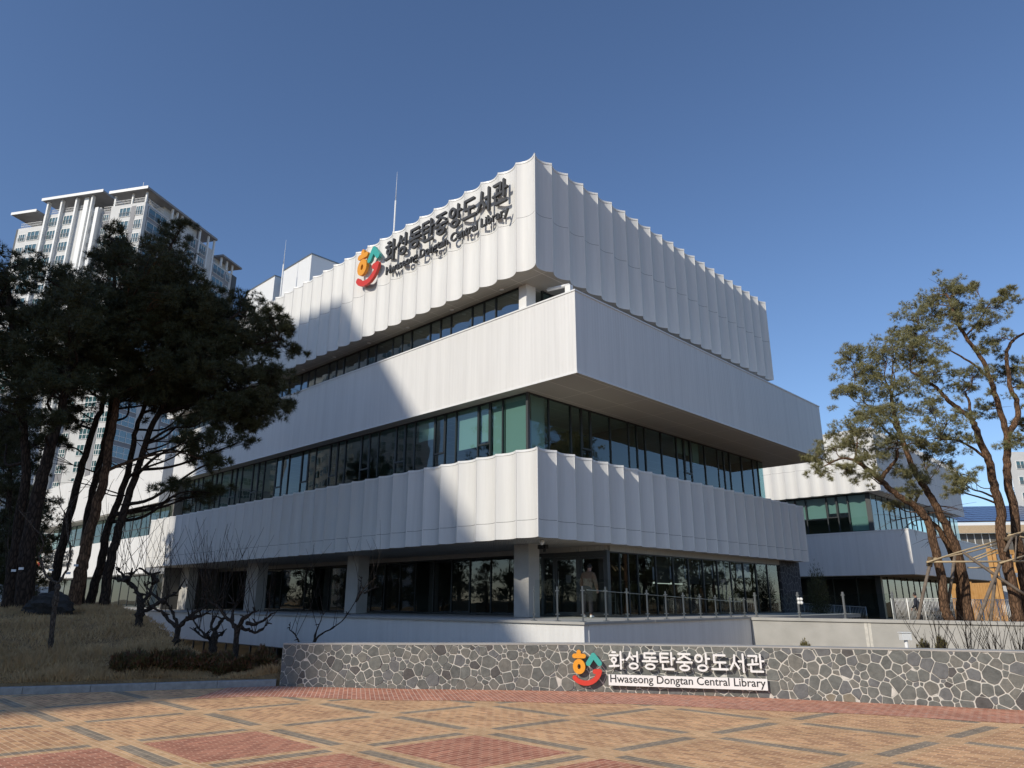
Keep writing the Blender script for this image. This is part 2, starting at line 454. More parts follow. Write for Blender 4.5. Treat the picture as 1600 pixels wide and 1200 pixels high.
a_ = (ii * nd + jj).ravel()
F3 = np.concatenate([np.stack([a_, a_ + nd, a_ + nd + 1], 1), np.stack([a_, a_ + nd + 1, a_ + 1], 1)])
g = raw_mesh('ground', V, F3, M['soil'])
g.data.polygons.foreach_set('use_smooth', np.ones(len(F3), bool))
tag(g, 'dry mounded earth and bare planting ground around the library', 'ground', kind='structure')

mb = MB()
U, W_ = 1.95, 1.75
cu = [0, .085, .22, .25, U - .25, U - .22, U - .085, U]
cv = [0, .085, .22, .25, W_ - .25, W_ - .22, W_ - .085, W_]
for i in range(-22, 14):
    for j in range(-16, 9):
        yc = -12.62 + W_ * (j + .5); xc = 8.38 + U * (i + .5) + .15 * (yc + 12.62)
        rel = np.array([xc, yc, 0]) - CAM
        l, d = rel @ LAT, rel @ FWD
        if d - np.interp(l, KL, KD) > 2.2 or math.hypot(l, d) > 30: continue
        red = (i == -1 and j <= -1) or (i >= 0 and j <= 0) or (i >= 3 and j <= 1)
        for a in range(7):
            for b in range(7):
                x0, x1, y0, y1 = cu[a], cu[a + 1], cv[b], cv[b + 1]
                nu = min((x0 + x1) / 2, U - (x0 + x1) / 2); nv = min((y0 + y1) / 2, W_ - (y0 + y1) / 2)
                if (nu < .085 and nv > .25) or (nv < .085 and nu > .25): k = 3
                elif nu < .22 or nv < .22: k = 1
                else: k = 2 if red else 0
                Q = []
                for (x, y) in ((x0, y0), (x1, y0), (x1, y1), (x0, y1)):
                    Y = -12.62 + W_ * j + y
                    Q.append((8.38 + U * i + x + .15 * (Y + 12.62), Y, 0.0))
                mb.quad(*Q, mi=k)
plz = mb.build('plaza', [M['brick_tan'], M['brick_border'], M['brick_red'], M['brick_dark']])
tag(plz, 'sunlit brick plaza in tan and red with grey grid bands', 'plaza', kind='structure')

def wall_pt(l, off=0.0, z=0.0):
    d = np.interp(l, KL, KD)
    t = np.array([0.02, np.interp(l + .01, KL, KD) - np.interp(l - .01, KL, KD)]); t /= np.linalg.norm(t)
    nrm = np.array([-t[1], t[0]])            # pointing away from the viewpoint side
    return ldz(l + nrm[0] * off, d + nrm[1] * off, z)
mb = MB()
ls = np.arange(-5.4, 13.5, 0.3)
for a, b in zip(ls[:-1], ls[1:]):
    da_, db_ = np.interp(a, KL, KD), np.interp(b, KL, KD)
    mb.quad(ldz(a, da_ - 1.55 - .06 * math.sin(a * 2.1), .004), ldz(b, db_ - 1.55 - .06 * math.sin(b * 2.1), .004), ldz(b, db_ + .02, .004), ldz(a, da_ + .02, .004))
M['brick_strip'] = brick('red_edge_brick_paving', (0.64, 0.27, 0.165), (0.43, 0.16, 0.10), (0.78, 0.55, 0.40), 0.155, 0.078, 0.6, scuff=(.55, .6))
tag(mb.build('plaza_edge_paving', M['brick_strip']), 'worn red brick strip along the foot of the stone wall', 'paving', kind='structure')

mb = MB()
lk = np.arange(-27, -4.6, 1.02)
for a in lk:
    b = min(a + 1.012, -4.53)
    p0, p1 = wall_pt(a), wall_pt(b)
    t = p1 - p0; nr = np.array([-t[1], t[0], 0]); nr /= np.linalg.norm(nr)
    h = .125
    V = []
    for q in (p0, p1):
        for o, z in ((-.0, -.1), (-.0, h - .015), (.015, h), (.165, h), (.165, -.1)):
            V.append(q + nr * o + np.array([0, 0, z]))
    mb.add(V, [(0, 5, 6, 1), (1, 6, 7, 2), (2, 7, 8, 3), (3, 8, 9, 4), (4, 3, 2, 1, 0)[::-1], (5, 6, 7, 8, 9)[::-1]])
tag(mb.build('kerb', M['kerb']), 'grey granite kerb edging the grassy mound', 'kerb', kind='structure')

# dry grass on the mound
def blades(n, lr, sr, hmin, hmax, dens=None):
    l = rng.uniform(*lr, n); s = 0.18 + (sr[1] - 0.18) * rng.random(n) ** 1.4
    d = np.interp(l, KL, KD) + s
    z = height(l, d)
    ok = (z > 0.0)
    l, d, z = l[ok], d[ok], z[ok]; n = len(l)
    clump = 0.5 + 0.5 * np.clip(hnoise(l * 2.3, d * 2.1) * 1.5 + 0.3, -0.7, 1)
    h = rng.uniform(hmin, hmax, n) * clump
    base = CAM[None] * [1, 1, 0] + l[:, None] * LAT + d[:, None] * FWD; base[:, 2] = z - 0.01
    a = rng.uniform(0, 2 * np.pi, n); w = rng.uniform(.006, .012, n)
    sd = np.stack([np.cos(a), np.sin(a), np.zeros(n)], 1) * w[:, None]
    b = rng.uniform(0, 2 * np.pi, n); ln = rng.uniform(.2, 1.1, n)
    tip = base + np.stack([np.cos(b) * ln * h, np.sin(b) * ln * h, h], 1)
    V = np.stack([base - sd, base + sd, tip], 1).reshape(-1, 3)
    return V
V = np.concatenate([blades(130000, (-23, -4.6), (0, 13), .08, .20), blades(26000, (-12, -4.6), (0, 2.2), .10, .24)])
gr = raw_mesh('dry_grass', V, np.arange(len(V)).reshape(-1, 3), M['grass'])
tag(gr, 'withered straw coloured grass covering the shaded mound', 'grass', kind='stuff')

# low stone wall
def uvwall(name, pts, z0, z1s, thick, mt, parent=None):
    mb = MB(); uv = []
    u = 0
    n = len(pts)
    for i in range(n - 1):
        p, q = pts[i], pts[i + 1]
        t = q - p; L = np.linalg.norm(t); nr = np.array([-t[1], t[0], 0]) / L
        f = [p, q, p + nr * thick, q + nr * thick]
        za, zb = z1s[i], z1s[i + 1]
        Zv = lambda P_, z: np.array([P_[0], P_[1], z])
        def face(P4, U4):
            mb.add(P4, [(0, 1, 2, 3)]); uv.extend(U4)
        face([Zv(f[0], z0), Zv(f[1], z0), Zv(f[1], zb), Zv(f[0], za)], [(u, 0), (u + L, 0), (u + L, zb - z0), (u, za - z0)])
        face([Zv(f[3], z0), Zv(f[2], z0), Zv(f[2], za), Zv(f[3], zb)], [(u + L, 5), (u, 5), (u, 5 + za - z0), (u + L, 5 + zb - z0)])
        if i == 0: face([Zv(f[2], z0), Zv(f[0], z0), Zv(f[0], za), Zv(f[2], za)], [(-thick, 0), (0, 0), (0, za - z0), (-thick, za - z0)])
        if i == n - 2: face([Zv(f[1], z0), Zv(f[3], z0), Zv(f[3], zb), Zv(f[1], zb)], [(u + L, 0), (u + L + thick, 0), (u + L + thick, zb - z0), (u + L, zb - z0)])
        u += L
    return mb.build(name, mt, parent, uv)
UP_ = np.array([0, 0, 1.0])
sw = thing('stone_wall', 'low curved wall of grey crazy paved stones with white mortar', 'wall', ldz(1.0, 14.2, 0))
ls = np.arange(-4.5, 13.6, 0.4)
pts = [wall_pt(l) for l in ls]
hz = np.interp(ls, [-4.5, 1, 4.4, 7.8, 14], [.765, .805, .815, .83, .84])
# body of mortar, then every stone as a raised irregular block
mb = MB()
for i in range(len(ls) - 1):
    a, b = ls[i], ls[i + 1]
    lo = [wall_pt(a, 0, -.05), wall_pt(b, 0, -.05), wall_pt(b, .36, -.05), wall_pt(a, .36, -.05)]
    hi = [p + UP_ * (.05 + h) for p, h in zip(lo, (hz[i], hz[i + 1], hz[i + 1], hz[i]))]
    mb.add(lo + hi, [(4, 5, 6, 7), (0, 1, 5, 4), (2, 3, 7, 6)] + ([(3, 0, 4, 7)] if i == 0 else []) + ([(1, 2, 6, 5)] if i == len(ls) - 2 else []))
mb.build('mortar_body', M['mortar'], sw)
def clip(poly, m_, n_):
    out = []
    for i in range(len(poly)):
        p, q = poly[i], poly[(i + 1) % len(poly)]
        dp, dq = (p - m_) @ n_, (q - m_) @ n_
        if dp <= 0: out.append(p)
        if dp * dq < 0: out.append(p + (q - p) * dp / (dp - dq))
    return out
def crazy_stones(umax, zmax, seed, rmin=.112):
    r = np.random.default_rng(seed); pts_ = []
    tries = 0
    while tries < 34000:
        tries += 1
        p = np.array([r.uniform(-.05, umax + .05), r.uniform(-.05, zmax + .05)])
        rr_ = rmin * r.choice([.55, .85, 1.0, 1.15, 1.3], p=[.10, .2, .3, .25, .15])
        ok = True
        for q, rq in pts_:
            if abs(q[0] - p[0]) < .4 and np.hypot(*(q - p)) < (rr_ + rq) * .5 * 1.22: ok = False; break
        if ok: pts_.append((p, rr_))
    P_ = np.array([p for p, _ in pts_]); R_ = np.array([q for _, q in pts_])
    cells = []
    for i, p in enumerate(P_):
        d_ = np.hypot(*(P_ - p).T); nb = np.argsort(d_)[1:22]
        poly = [np.array(v) for v in ((0., 0.), (umax, 0.), (umax, zmax), (0., zmax))]
        for j in nb:
            n_ = (P_[j] - p) / d_[j]
            w_ = .5 + .5 * (R_[i] ** 2 - R_[j] ** 2) / d_[j] ** 2
            poly = clip(poly, p + (P_[j] - p) * w_, n_)
            if len(poly) < 3: break
        if len(poly) >= 3: cells.append(np.array(poly))
    return cells, r
def stones_on(fn, umax, zmax, seed, name, parent):
    cells, r = crazy_stones(umax, zmax, seed)
    mb = MB()
    for c in cells:
        ctr = c.mean(0); rad = np.hypot(*(c - ctr).T).mean()
        if rad < .03: continue
        g = r.uniform(.005, .011)
        # inset polygon, corners knocked off
        ins = []
        n = len(c)
        for i in range(n):
            p0, p1, p2_ = c[i - 1], c[i], c[(i + 1) % n]
            e1 = p1 - p0; e2 = p2_ - p1
            l1, l2 = np.hypot(*e1), np.hypot(*e2)
            if l1 < .012: continue
            k = min(.012, .16 * min(l1, l2))
            ins.append(p1 - e1 / (l1 + 1e-9) * k); ins.append(p1 + e2 / (l2 + 1e-9) * k)
        if len(ins) < 3: continue
        ins = np.array(ins); ins += r.normal(0, .0022, ins.shape)
        k = 1 - g / max(.03, rad * .86)
        outer = ctr + (ins - ctr) * k; inner = ctr + (ins - ctr) * (k - .006 / max(.04, rad))
        h = r.uniform(.005, .013); tl = r.normal(0, .035, 2)
        n = len(outer)
        V = [fn(q[0], q[1], 0.0) for q in outer] + [fn(q[0], q[1], h * .75 + (q - ctr) @ tl * .4) for q in outer] + [fn(q[0], q[1], h + (q - ctr) @ tl) for q in inner]
        F = [(i, (i + 1) % n, n + (i + 1) % n, n + i) for i in range(n)] + [(n + i, n + (i + 1) % n, 2 * n + (i + 1) % n, 2 * n + i) for i in range(n)] + [tuple(range(2 * n, 3 * n))]
        mb.add(V, F, int(r.choice(6, p=[.23, .27, .24, .22, .03, .01])))
    return mb.build(name, [M['stone%d' % i] for i in range(6)], parent)
us = [0]
for i in range(len(pts) - 1): us.append(us[-1] + np.linalg.norm(pts[i + 1] - pts[i]))
def on_wall(u, v, h):
    l = np.interp(u, us, ls); top = np.interp(l, ls, hz)
    return wall_pt(l, -h, .0 + v / .80 * top)
stones_on(on_wall, us[-1], .80, 5, 'stone_face', sw)
eA, eB = wall_pt(ls[0], .36), wall_pt(ls[0], 0)
eN = np.cross(eB - eA, UP_); eN /= np.linalg.norm(eN)
stones_on(lambda u, v, h: eA + (eB - eA) * u / .36 + UP_ * v / .80 * hz[0] + eN * h, .36, .80, 6, 'stone_face', sw)
mb = MB()
for i in range(len(ls) - 1):
    a, b = ls[i], ls[i + 1]
    A = [wall_pt(a, -.012), wall_pt(b, -.012), wall_pt(b, .372), wall_pt(a, .372)]
    hh = [hz[i], hz[i + 1], hz[i + 1], hz[i]]
    lo = [p + [0, 0, h + .001] for p, h in zip(A, hh)]; hi = [p + [0, 0, h + .022] for p, h in zip(A, hh)]
    mb.add(lo + hi, [(0, 3, 2, 1), (4, 5, 6, 7), (0, 1, 5, 4), (2, 3, 7, 6)] + ([(3, 0, 4, 7)] if i == 0 else []))
mb.build('mortar_coping', M['concrete'], sw)

# ---------------------------------------------------------------- sign lettering
GLY = {
'화': [[(.22, .95), (.42, .95)], [(.04, .77), (.60, .77)], ('o', .32, .50, .15, .13), [(.32, .32), (.32, .18)], [(.00, .13), (.64, .17)], [(.80, .98), (.80, .0)], [(.80, .52), (1.0, .52)]],
'성': [[(.30, .95), (.24, .72), (.03, .52)], [(.28, .76), (.50, .55)], [(.80, .98), (.80, .42)], [(.52, .74), (.80, .74)], ('o', .52, .17, .28, .15)],
'동': [[(.87, .93), (.14, .93), (.14, .68), (.88, .68)], [(.5, .68), (.5, .48)], [(.0, .47), (1., .47)], ('o', .5, .16, .30, .14)],
'탄': [[(.58, .93), (.06, .93), (.06, .45), (.60, .47)], [(.06, .69), (.54, .69)], [(.80, .98), (.80, .30)], [(.80, .66), (1., .66)], [(.20, .30), (.20, .04), (.92, .04)]],
'중': [[(.12, .93), (.88, .93)], [(.5, .93), (.42, .76), (.10, .62)], [(.52, .80), (.90, .62)], [(.0, .46), (1., .46)], [(.5, .46), (.5, .30)], ('o', .5, .14, .30, .13)],
'앙': [('o', .30, .70, .22, .20), [(.78, .98), (.78, .40)], [(.78, .69), (1., .69)], ('o', .52, .16, .29, .15)],
'도': [[(.86, .90), (.15, .90), (.15, .50), (.88, .50)], [(.5, .50), (.5, .14)], [(.0, .12), (1., .12)]],
'서': [[(.32, .92), (.28, .55), (.02, .14)], [(.30, .55), (.58, .18)], [(.86, .98), (.86, .0)], [(.58, .58), (.86, .58)]],
'관': [[(.06, .90), (.58, .90), (.54, .62)], [(.30, .68), (.30, .46)], [(.0, .41), (.64, .46)], [(.80, .98), (.80, .26)], [(.80, .62), (1., .62)], [(.18, .29), (.18, .04), (.92, .04)]],
}
def stroke2d(pts, r, n=7):
    """outline of a rounded stroke, as a list of convex pieces"""
    out = []
    for a, b in zip(pts[:-1], pts[1:]):
        ax, ay = a; bx, by = b
        th = math.atan2(by - ay, bx - ax)
        poly = [(bx + r * math.cos(th + t), by + r * math.sin(th + t)) for t in np.linspace(-math.pi / 2, math.pi / 2, n)]
        poly += [(ax + r * math.cos(th + t), ay + r * math.sin(th + t)) for t in np.linspace(math.pi / 2, 1.5 * math.pi, n)]
        out.append(poly)
    return out
class Lettering:
    """raised letters on a plane: o = origin, ex / ez = directions in the plane, n = outward normal"""
    def __init__(s, o, ex, ez, n):
        s.o, s.ex, s.ez, s.n = map(lambda v: np.asarray(v, float), (o, ex, ez, n)); s.mb = MB(); s.k = 0
    def P(s, x, y, h): return s.o + s.ex * x + s.ez * y + s.n * h
    def prism(s, poly, h0, h1):
        s.k += 1; e = (s.k % 9) * .0006
        n = len(poly)
        s.mb.add([s.P(x, y, h0) for x, y in poly] + [s.P(x, y, h1 + e) for x, y in poly],
                 [tuple(range(n, 2 * n)), tuple(range(n - 1, -1, -1))] + [(i, (i + 1) % n, n + (i + 1) % n, n + i) for i in range(n)])
    def ring(s, cx, cy, rx, ry, r, h0, h1, n=28):
        s.k += 1; h1 = h1 + (s.k % 9) * .0006
        V = []
        for t in np.linspace(0, 2 * math.pi, n, endpoint=False):
            c, sn = math.cos(t), math.sin(t)
            V += [s.P(cx + (rx + r) * c, cy + (ry + r) * sn, h1), s.P(cx + (rx - r) * c, cy + (ry - r) * sn, h1),
                  s.P(cx + (rx + r) * c, cy + (ry + r) * sn, h0), s.P(cx + (rx - r) * c, cy + (ry - r) * sn, h0)]
        F = []
        for i in range(n):
            a, b = 4 * i, 4 * ((i + 1) % n)
            F += [(a, b, b + 1, a + 1), (a, a + 2, b + 2, b), (a + 1, b + 1, b + 3, a + 3), (a + 2, a + 3, b + 3, b + 2)]
        s.mb.add(V, F)
    def hangul(s, text, x, y, w, h, gap, r, h0, h1):
        for ch in text:
            for st in GLY[ch]:
                if st[0] == 'o': s.ring(x + st[1] * w, y + st[2] * h, st[3] * w, st[4] * h, r, h0, h1)
                else:
                    for poly in stroke2d([(x + a * w, y + b * h) for a, b in st], r): s.prism(poly, h0, h1)
            x += w + gap
    def build(s, name, mt, parent): return s.mb.build(name, mt, parent)
def text_part(name, text, o, ex, ez, n, width, depth, mt, parent, embolden=0.0):
    """raised lettering, one mesh per word"""
    def flat(tx):
        cd = bpy.data.curves.new(name, 'FONT'); cd.body = tx; cd.size = 1; cd.extrude = 0.5; cd.offset = embolden; cd.resolution_u = 4
        to = bpy.data.objects.new('text_source', cd); COL.objects.link(to)
        dg = bpy.context.evaluated_depsgraph_get(); dg.update()
        me = bpy.data.meshes.new_from_object(to.evaluated_get(dg))
        bpy.data.objects.remove(to); bpy.data.curves.remove(cd)
        co = np.empty(len(me.vertices) * 3); me.vertices.foreach_get('co', co)
        return me, co.reshape(-1, 3)
    me, co = flat(text); x0, k = co[:, 0].min(), width / (co[:, 0].max() - co[:, 0].min())
    bpy.data.meshes.remove(me)
    ex, ez, n, o = map(lambda v: np.asarray(v, float), (ex, ez, n, o))
    words = text.split(' ')
    for i, w in enumerate(words):
        me, co = flat(' '.join(words[:i + 1])); xm = co[:, 0].max(); bpy.data.meshes.remove(me)
        me, co = flat(w); co[:, 0] += xm - co[:, 0].max()
        me.name = name
        W = o + np.outer((co[:, 0] - x0) * k, ex) + np.outer(co[:, 1] * k, ez) + np.outer((co[:, 2] + .5) * depth, n) - ORG[parent.name]
        me.vertices.foreach_set('co', W.ravel()); me.update()
        me.materials.clear(); me.materials.append(mt)
        ob = bpy.data.objects.new(name, me); COL.objects.link(ob); ob.parent = parent
M['emb_orange'] = mat('orange_sign_paint', (0.80, 0.33, 0.02), 0.4)
M['emb_teal'] = mat('teal_sign_paint', (0.05, 0.38, 0.33), 0.4)
M['emb_red'] = mat('red_sign_paint', (0.62, 0.045, 0.025), 0.4)
M['letter_white'] = mat('white_letter', (0.82, 0.81, 0.78), 0.5)
M['letter_dark'] = mat('charcoal_letter', (0.05, 0.05, 0.05), 0.5)
M['ink'] = mat('black_ink', (0.02, 0.02, 0.022), 0.6)
def emblem(root, o, ex, ez, n, S, h0, h1):
    """S = emblem height; drawn in units of 1/270 of it"""
    k = S / 262.0
    def lt(): return Lettering(o, ex, ez, n)
    q = lambda x, y: ((x - 70) * k, (328 - y) * k)
    a = lt()
    for poly in stroke2d([q(90, 113), q(165, 113)], 17 * k, 9): a.prism(poly, h0, h1)
    for poly in stroke2d([q(125, 84), q(125, 100)], 17 * k, 9): a.prism(poly, h0, h1)
    cx, cy = q(126, 190); a.ring(cx, cy, 31 * k, 37 * k, 18 * k, h0, h1, 36)
    a.build('emblem_hat_and_ring', M['emb_orange'], root)
    a = lt()
    for poly in stroke2d([q(200, 166), q(240, 106), q(287, 164)], 19 * k, 9): a.prism(poly, h0, h1)
    a.build('emblem_chevron', M['emb_teal'], root)
    a = lt()
    arc = [(90, 272), (108, 290), (135, 303), (163, 309), (192, 308), (220, 300), (247, 284), (268, 262), (282, 238), (287, 222)]
    for poly in stroke2d([q(*p) for p in arc], 18 * k, 9): a.prism(poly, h0, h1)
    for poly in stroke2d([q(250, 224), q(284, 222)], 18 * k, 9): a.prism(poly, h0, h1)
    a.build('emblem_smile', M['emb_red'], root)
KO = '화성동탄중앙도서관'
EN = 'Hwaseong Dongtan Central Library'
UP = np.array([0, 0, 1.0])
# on the stone wall
pA, pB = wall_pt(1.14), wall_pt(4.42)
ex = (pB - pA); LL = np.linalg.norm(ex); ex /= LL
nn = np.array([ex[1], -ex[0], 0])
def front_of_wall(px, py):
    v = ray(px, py); return CAM + v * ((pA - CAM) @ nn) / (v @ nn)
e0 = front_of_wall(896, 1070); k0 = front_of_wall(953, 1050); k1 = front_of_wall(1197, 1050)
b0 = front_of_wall(952.5, 1070); b1 = front_of_wall(1199.5, 1074)
sg = thing('library_name_sign', 'white raised letter sign with colourful emblem on the low stone wall', 'sign', (pA + pB) / 2 + nn * .1)
so = nn * .06
emblem(sg, e0 + so, ex, UP, nn, (front_of_wall(920, 1014) - front_of_wall(920, 1070))[2], .0, .035)
lw = (k1 - k0) @ ex
cw = lw / 9.0
L_ = Lettering(k0 + so, ex, UP, nn)
zt, zb_ = front_of_wall(1000, 1017)[2], front_of_wall(1000, 1046)[2]
L_.o = np.array([L_.o[0], L_.o[1], zb_])
L_.hangul(KO, .012, .012, cw * .86, (zt - zb_) - .024, cw * .14, .0165, 0, .035)
L_.build('korean_lettering', M['letter_white'], sg)
bw = (b1 - b0) @ ex
zb0 = front_of_wall(953, 1070)[2]; zb1 = front_of_wall(953, 1053)[2]
mb = MB(); bo = np.array([b0[0], b0[1], zb0]) + nn * .055
mb.obox(bo, ex * bw, nn * .035, UP * (zb1 - zb0))
mb.build('name_board', M['letter_white'], sg)
text_part('english_lettering', EN, bo + ex * .03 + nn * .0352 + UP * (zb1 - zb0) * .30, ex, UP, nn, bw - .06, .004, M['ink'], sg, .008)
mb = MB()
for f in (.1, .35, .6, .85):
    p = bo + ex * bw * f + UP * .06
    mb.beam(p, p - nn * .09, .02); mb.beam(p + UP * .25 - nn * .0, p + UP * .25 - nn * .09, .02)
mb.build('mounting_pins', M['steel'], sg)

# ---------------------------------------------------------------- the library
LIB = thing('library_building', 'large white library with stacked scalloped metal storeys and ribbon windows', 'building', (-10, 8, 1.0))
SEG = 10
def arc_pts(o, dr, nin, n, w, dep):
    """list of scallops, each a list of plan points"""
    res = []
    for k in range(n):
        res.append([o + dr * (k + t) * w + nin * dep * (1 - (2 * t - 1) ** 2) for t in np.linspace(0, 1, SEG + 1)])
    return res
def scallops(name, o, dr, nin, n, w, z0, z1, joint, dep, parent, inner=.42, endcap=True):
    o, dr, nin = map(lambda v: np.asarray(v, float), (o, dr, nin))
    S = arc_pts(o, dr, nin, n, w, dep)
    at_z = lambda p, z: np.array([p[0], p[1], z])
    mb = MB(); gp = .006
    for P_ in S:
        for (a, b) in ((z0, joint - gp), (joint + gp, z1)):
            V = [at_z(p, a) for p in P_] + [at_z(p, b) for p in P_]
            n_ = len(P_)
            mb.add(V, [(i, i + 1, n_ + i + 1, n_ + i) for i in range(n_ - 1)], 0, True)
        V = [at_z(p + nin * .03, joint - .05) for p in P_] + [at_z(p + nin * .03, joint + .05) for p in P_]
        mb.add(V, [(i, i + 1, n_ + i + 1, n_ + i) for i in range(n_ - 1)], 1)
    for k in range(n + 1):           # slim vertical joint beads on the ridges
        p = o + dr * k * w + nin * .004
        mb.add([at_z(p - dr * .012 - nin * .012, z0), at_z(p + dr * .012 - nin * .012, z0), at_z(p + dr * .012 - nin * .012, z1), at_z(p - dr * .012 - nin * .012, z1)], [(0, 1, 2, 3)])
        for sgn in (-1, 1):
            mb.add([at_z(p + dr * .012 * sgn - nin * .012, z0), at_z(p + dr * .012 * sgn + nin * .02, z0), at_z(p + dr * .012 * sgn + nin * .02, z1), at_z(p + dr * .012 * sgn - nin * .012, z1)], [(0, 1, 2, 3)])
    # inner face of the parapet
    a, b = o + nin * inner + dr * inner, o + dr * n * w + nin * inner
    mb.quad(at_z(b, z1 - .9), at_z(a, z1 - .9), at_z(a, z1), at_z(b, z1))
    mb.quad(at_z(a, z0 + .01), at_z(b, z0 + .01), at_z(b, z1 - .9), at_z(a, z1 - .9), 0)
    c = mb.build(name, [M['scallop'], M['dark_gap']], parent)
    # coping along the top, following the scallops
    mb = MB()
    for k, P_ in enumerate(S):
        n_ = len(P_)
        ou = [at_z(p - nin * .02, z1 + .045) for p in P_]; ol = [at_z(p - nin * .02, z1 - .035) for p in P_]
        inn = [at_z(o + dr * max(inner, (p - o) @ dr) + nin * inner, z1 + .045) for p in P_]
        lo = [at_z(p + nin * .01, z1 - .035) for p in P_]
        V = ou + ol + inn + lo
        F = []
        for i in range(n_ - 1):
            F += [(n_ + i, n_ + i + 1, i + 1, i), (i, i + 1, 2 * n_ + i + 1, 2 * n_ + i), (3 * n_ + i, 3 * n_ + i + 1, n_ + i + 1, n_ + i)]
        mb.add(V, F)
    mb.build('coping', M['trim'], c)
    return c, S
def soffit_strip(mb, S, o, dr, nin, inner, z, mi=0):
    for P_ in S:
        n_ = len(P_)
        V = [np.array([p[0], p[1], z]) for p in P_]
        I = [o + dr * max(inner, (p - o) @ dr) + nin * inner for p in P_]
        V += [np.array([p[0], p[1], z]) for p in I]
        mb.add(V, [(i, n_ + i, n_ + i + 1, i + 1) for i in range(n_ - 1)], mi)
X = np.array([1., 0, 0]); Y = np.array([0, 1., 0])
O3 = lambda x, y, z=0: np.array([x, y, z], float)
# --- top storey
TZ0, TZ1 = 13.47, 18.18
cl, SL = scallops('scalloped_cladding', O3(0, 0), -X, Y, 34, 1.0, TZ0, TZ1, 15.75, .20, LIB)
cr_, SR = scallops('scalloped_cladding', O3(0, 0), Y, -X, 20, 1.0, TZ0, TZ1, 15.75, .20, LIB)
mb = MB()
soffit_strip(mb, SL, O3(0, 0), -X, Y, .42, TZ0 + .015); soffit_strip(mb, SR, O3(0, 0), Y, -X, .42, TZ0 + .015)
mb.quad(O3(-34, .42, TZ0 + .015), O3(-34, 20, TZ0 + .015), O3(-.42, 20, TZ0 + .015), O3(-.42, .42, TZ0 + .015))
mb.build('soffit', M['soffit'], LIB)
mb = MB()
mb.box(-33.98, -.45, .45, 19.98, 17.1, 17.3)
mb.quad(O3(0, 20, TZ0), O3(-34, 20, TZ0), O3(-34, 20, TZ1), O3(0, 20, TZ1))
mb.quad(O3(-34, 20, TZ0), O3(-34, 0, TZ0), O3(-34, 0, TZ1), O3(-34, 20, TZ1))
mb.build('roof', M['rib'], LIB)
mb = MB()
mb.box(-25.3, -21.8, 3, 9, 17.31, 22.72); mb.box(-30.5, -26.5, 3, 8, 17.31, 22.75)
o = mb.build('roof_plant_room', M['trim'], LIB)
mb = MB(); mb.box(-25.35, -21.75, 2.95, 9.05, 22.722, 22.79); mb.box(-30.55, -26.45, 2.95, 8.05, 22.752, 22.81)
mb.build('coping', M['steel'], o)
for x, zt_ in ((-11.7, 23.1), (-23.45, 23.4)):
    mb = MB(); mb.tube([(x, 2, 17.3), (x, 2, zt_ - 1.2)], .045, 6); mb.tube([(x, 2, zt_ - 1.2), (x, 2, zt_ + .55)], [.025, .006], 5)
    mb.box(x - .15, x + .15, 1.85, 2.15, 17.301, 17.4)
    mb.build('lightning_rod', M['white'], LIB)
# --- third storey: smooth ribbed band
BX, BY, BZ0, BZ1 = 1.0, 1.0, 9.26, 12.40
mb = MB()
mb.box(-34.2, BX, BY, 23.55, BZ0 + .03, BZ1)
mb.build('ribbed_band', M['rib'], LIB)
mb = MB()
mb.box(-34.23, BX + .03, BY - .03, 23.58, BZ1 + .001, BZ1 + .06)
mb.build('coping', M['trim'], LIB)
mb = MB()
mb.box(-34.18, BX - .02, BY + .02, 23.53, BZ0, BZ0 + .028)
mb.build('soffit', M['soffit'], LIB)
mb = MB()
for a, b in ((O3(-34.2, BY - .012), O3(BX + .012, BY - .012)), (O3(BX + .012, BY - .012), O3(BX + .012, 23.56))):
    mb.beam(a + UP * (BZ0 + .03), b + UP * (BZ0 + .03), .03, .07)
mb.build('drip_trim', M['trim'], LIB)
# --- second storey: scalloped band
SZ0, SZ1 = 3.61, 6.58
c2, SL2 = scallops('scalloped_cladding', O3(0, 0), -X, Y, 34, 1.0, SZ0, SZ1, 4.2, .19, LIB, inner=.6)
c3, SR2 = scallops('scalloped_cladding', O3(0, 0), Y, -X, 22, 1.0, SZ0, SZ1, 4.2, .19, LIB, inner=.6)
mb = MB()
soffit_strip(mb, SL2, O3(0, 0), -X, Y, .6, SZ0 + .015); soffit_strip(mb, SR2, O3(0, 0), Y, -X, .6, SZ0 + .015)
mb.quad(O3(-34, .6, SZ0 + .015), O3(-34, 22, SZ0 + .015), O3(-.6, 22, SZ0 + .015), O3(-.6, .6, SZ0 + .015))
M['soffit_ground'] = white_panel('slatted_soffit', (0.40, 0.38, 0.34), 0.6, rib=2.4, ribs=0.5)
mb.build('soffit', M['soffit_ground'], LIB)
mb = MB()
mb.quad(O3(0, 22, SZ0), O3(-2.5, 22, SZ0), O3(-2.5, 22, SZ1), O3(0, 22, SZ1))
mb.quad(O3(-34, 3, SZ0), O3(-34, 0, SZ0), O3(-34, 0, SZ1), O3(-34, 3, SZ1))
mb.build('end_panel', M['scallop'], LIB)
mb = MB(); mb.box(-33.9, -.62, .62, 21.95, 6.15, 6.25); mb.build('window_ledge', M['trim'], LIB)

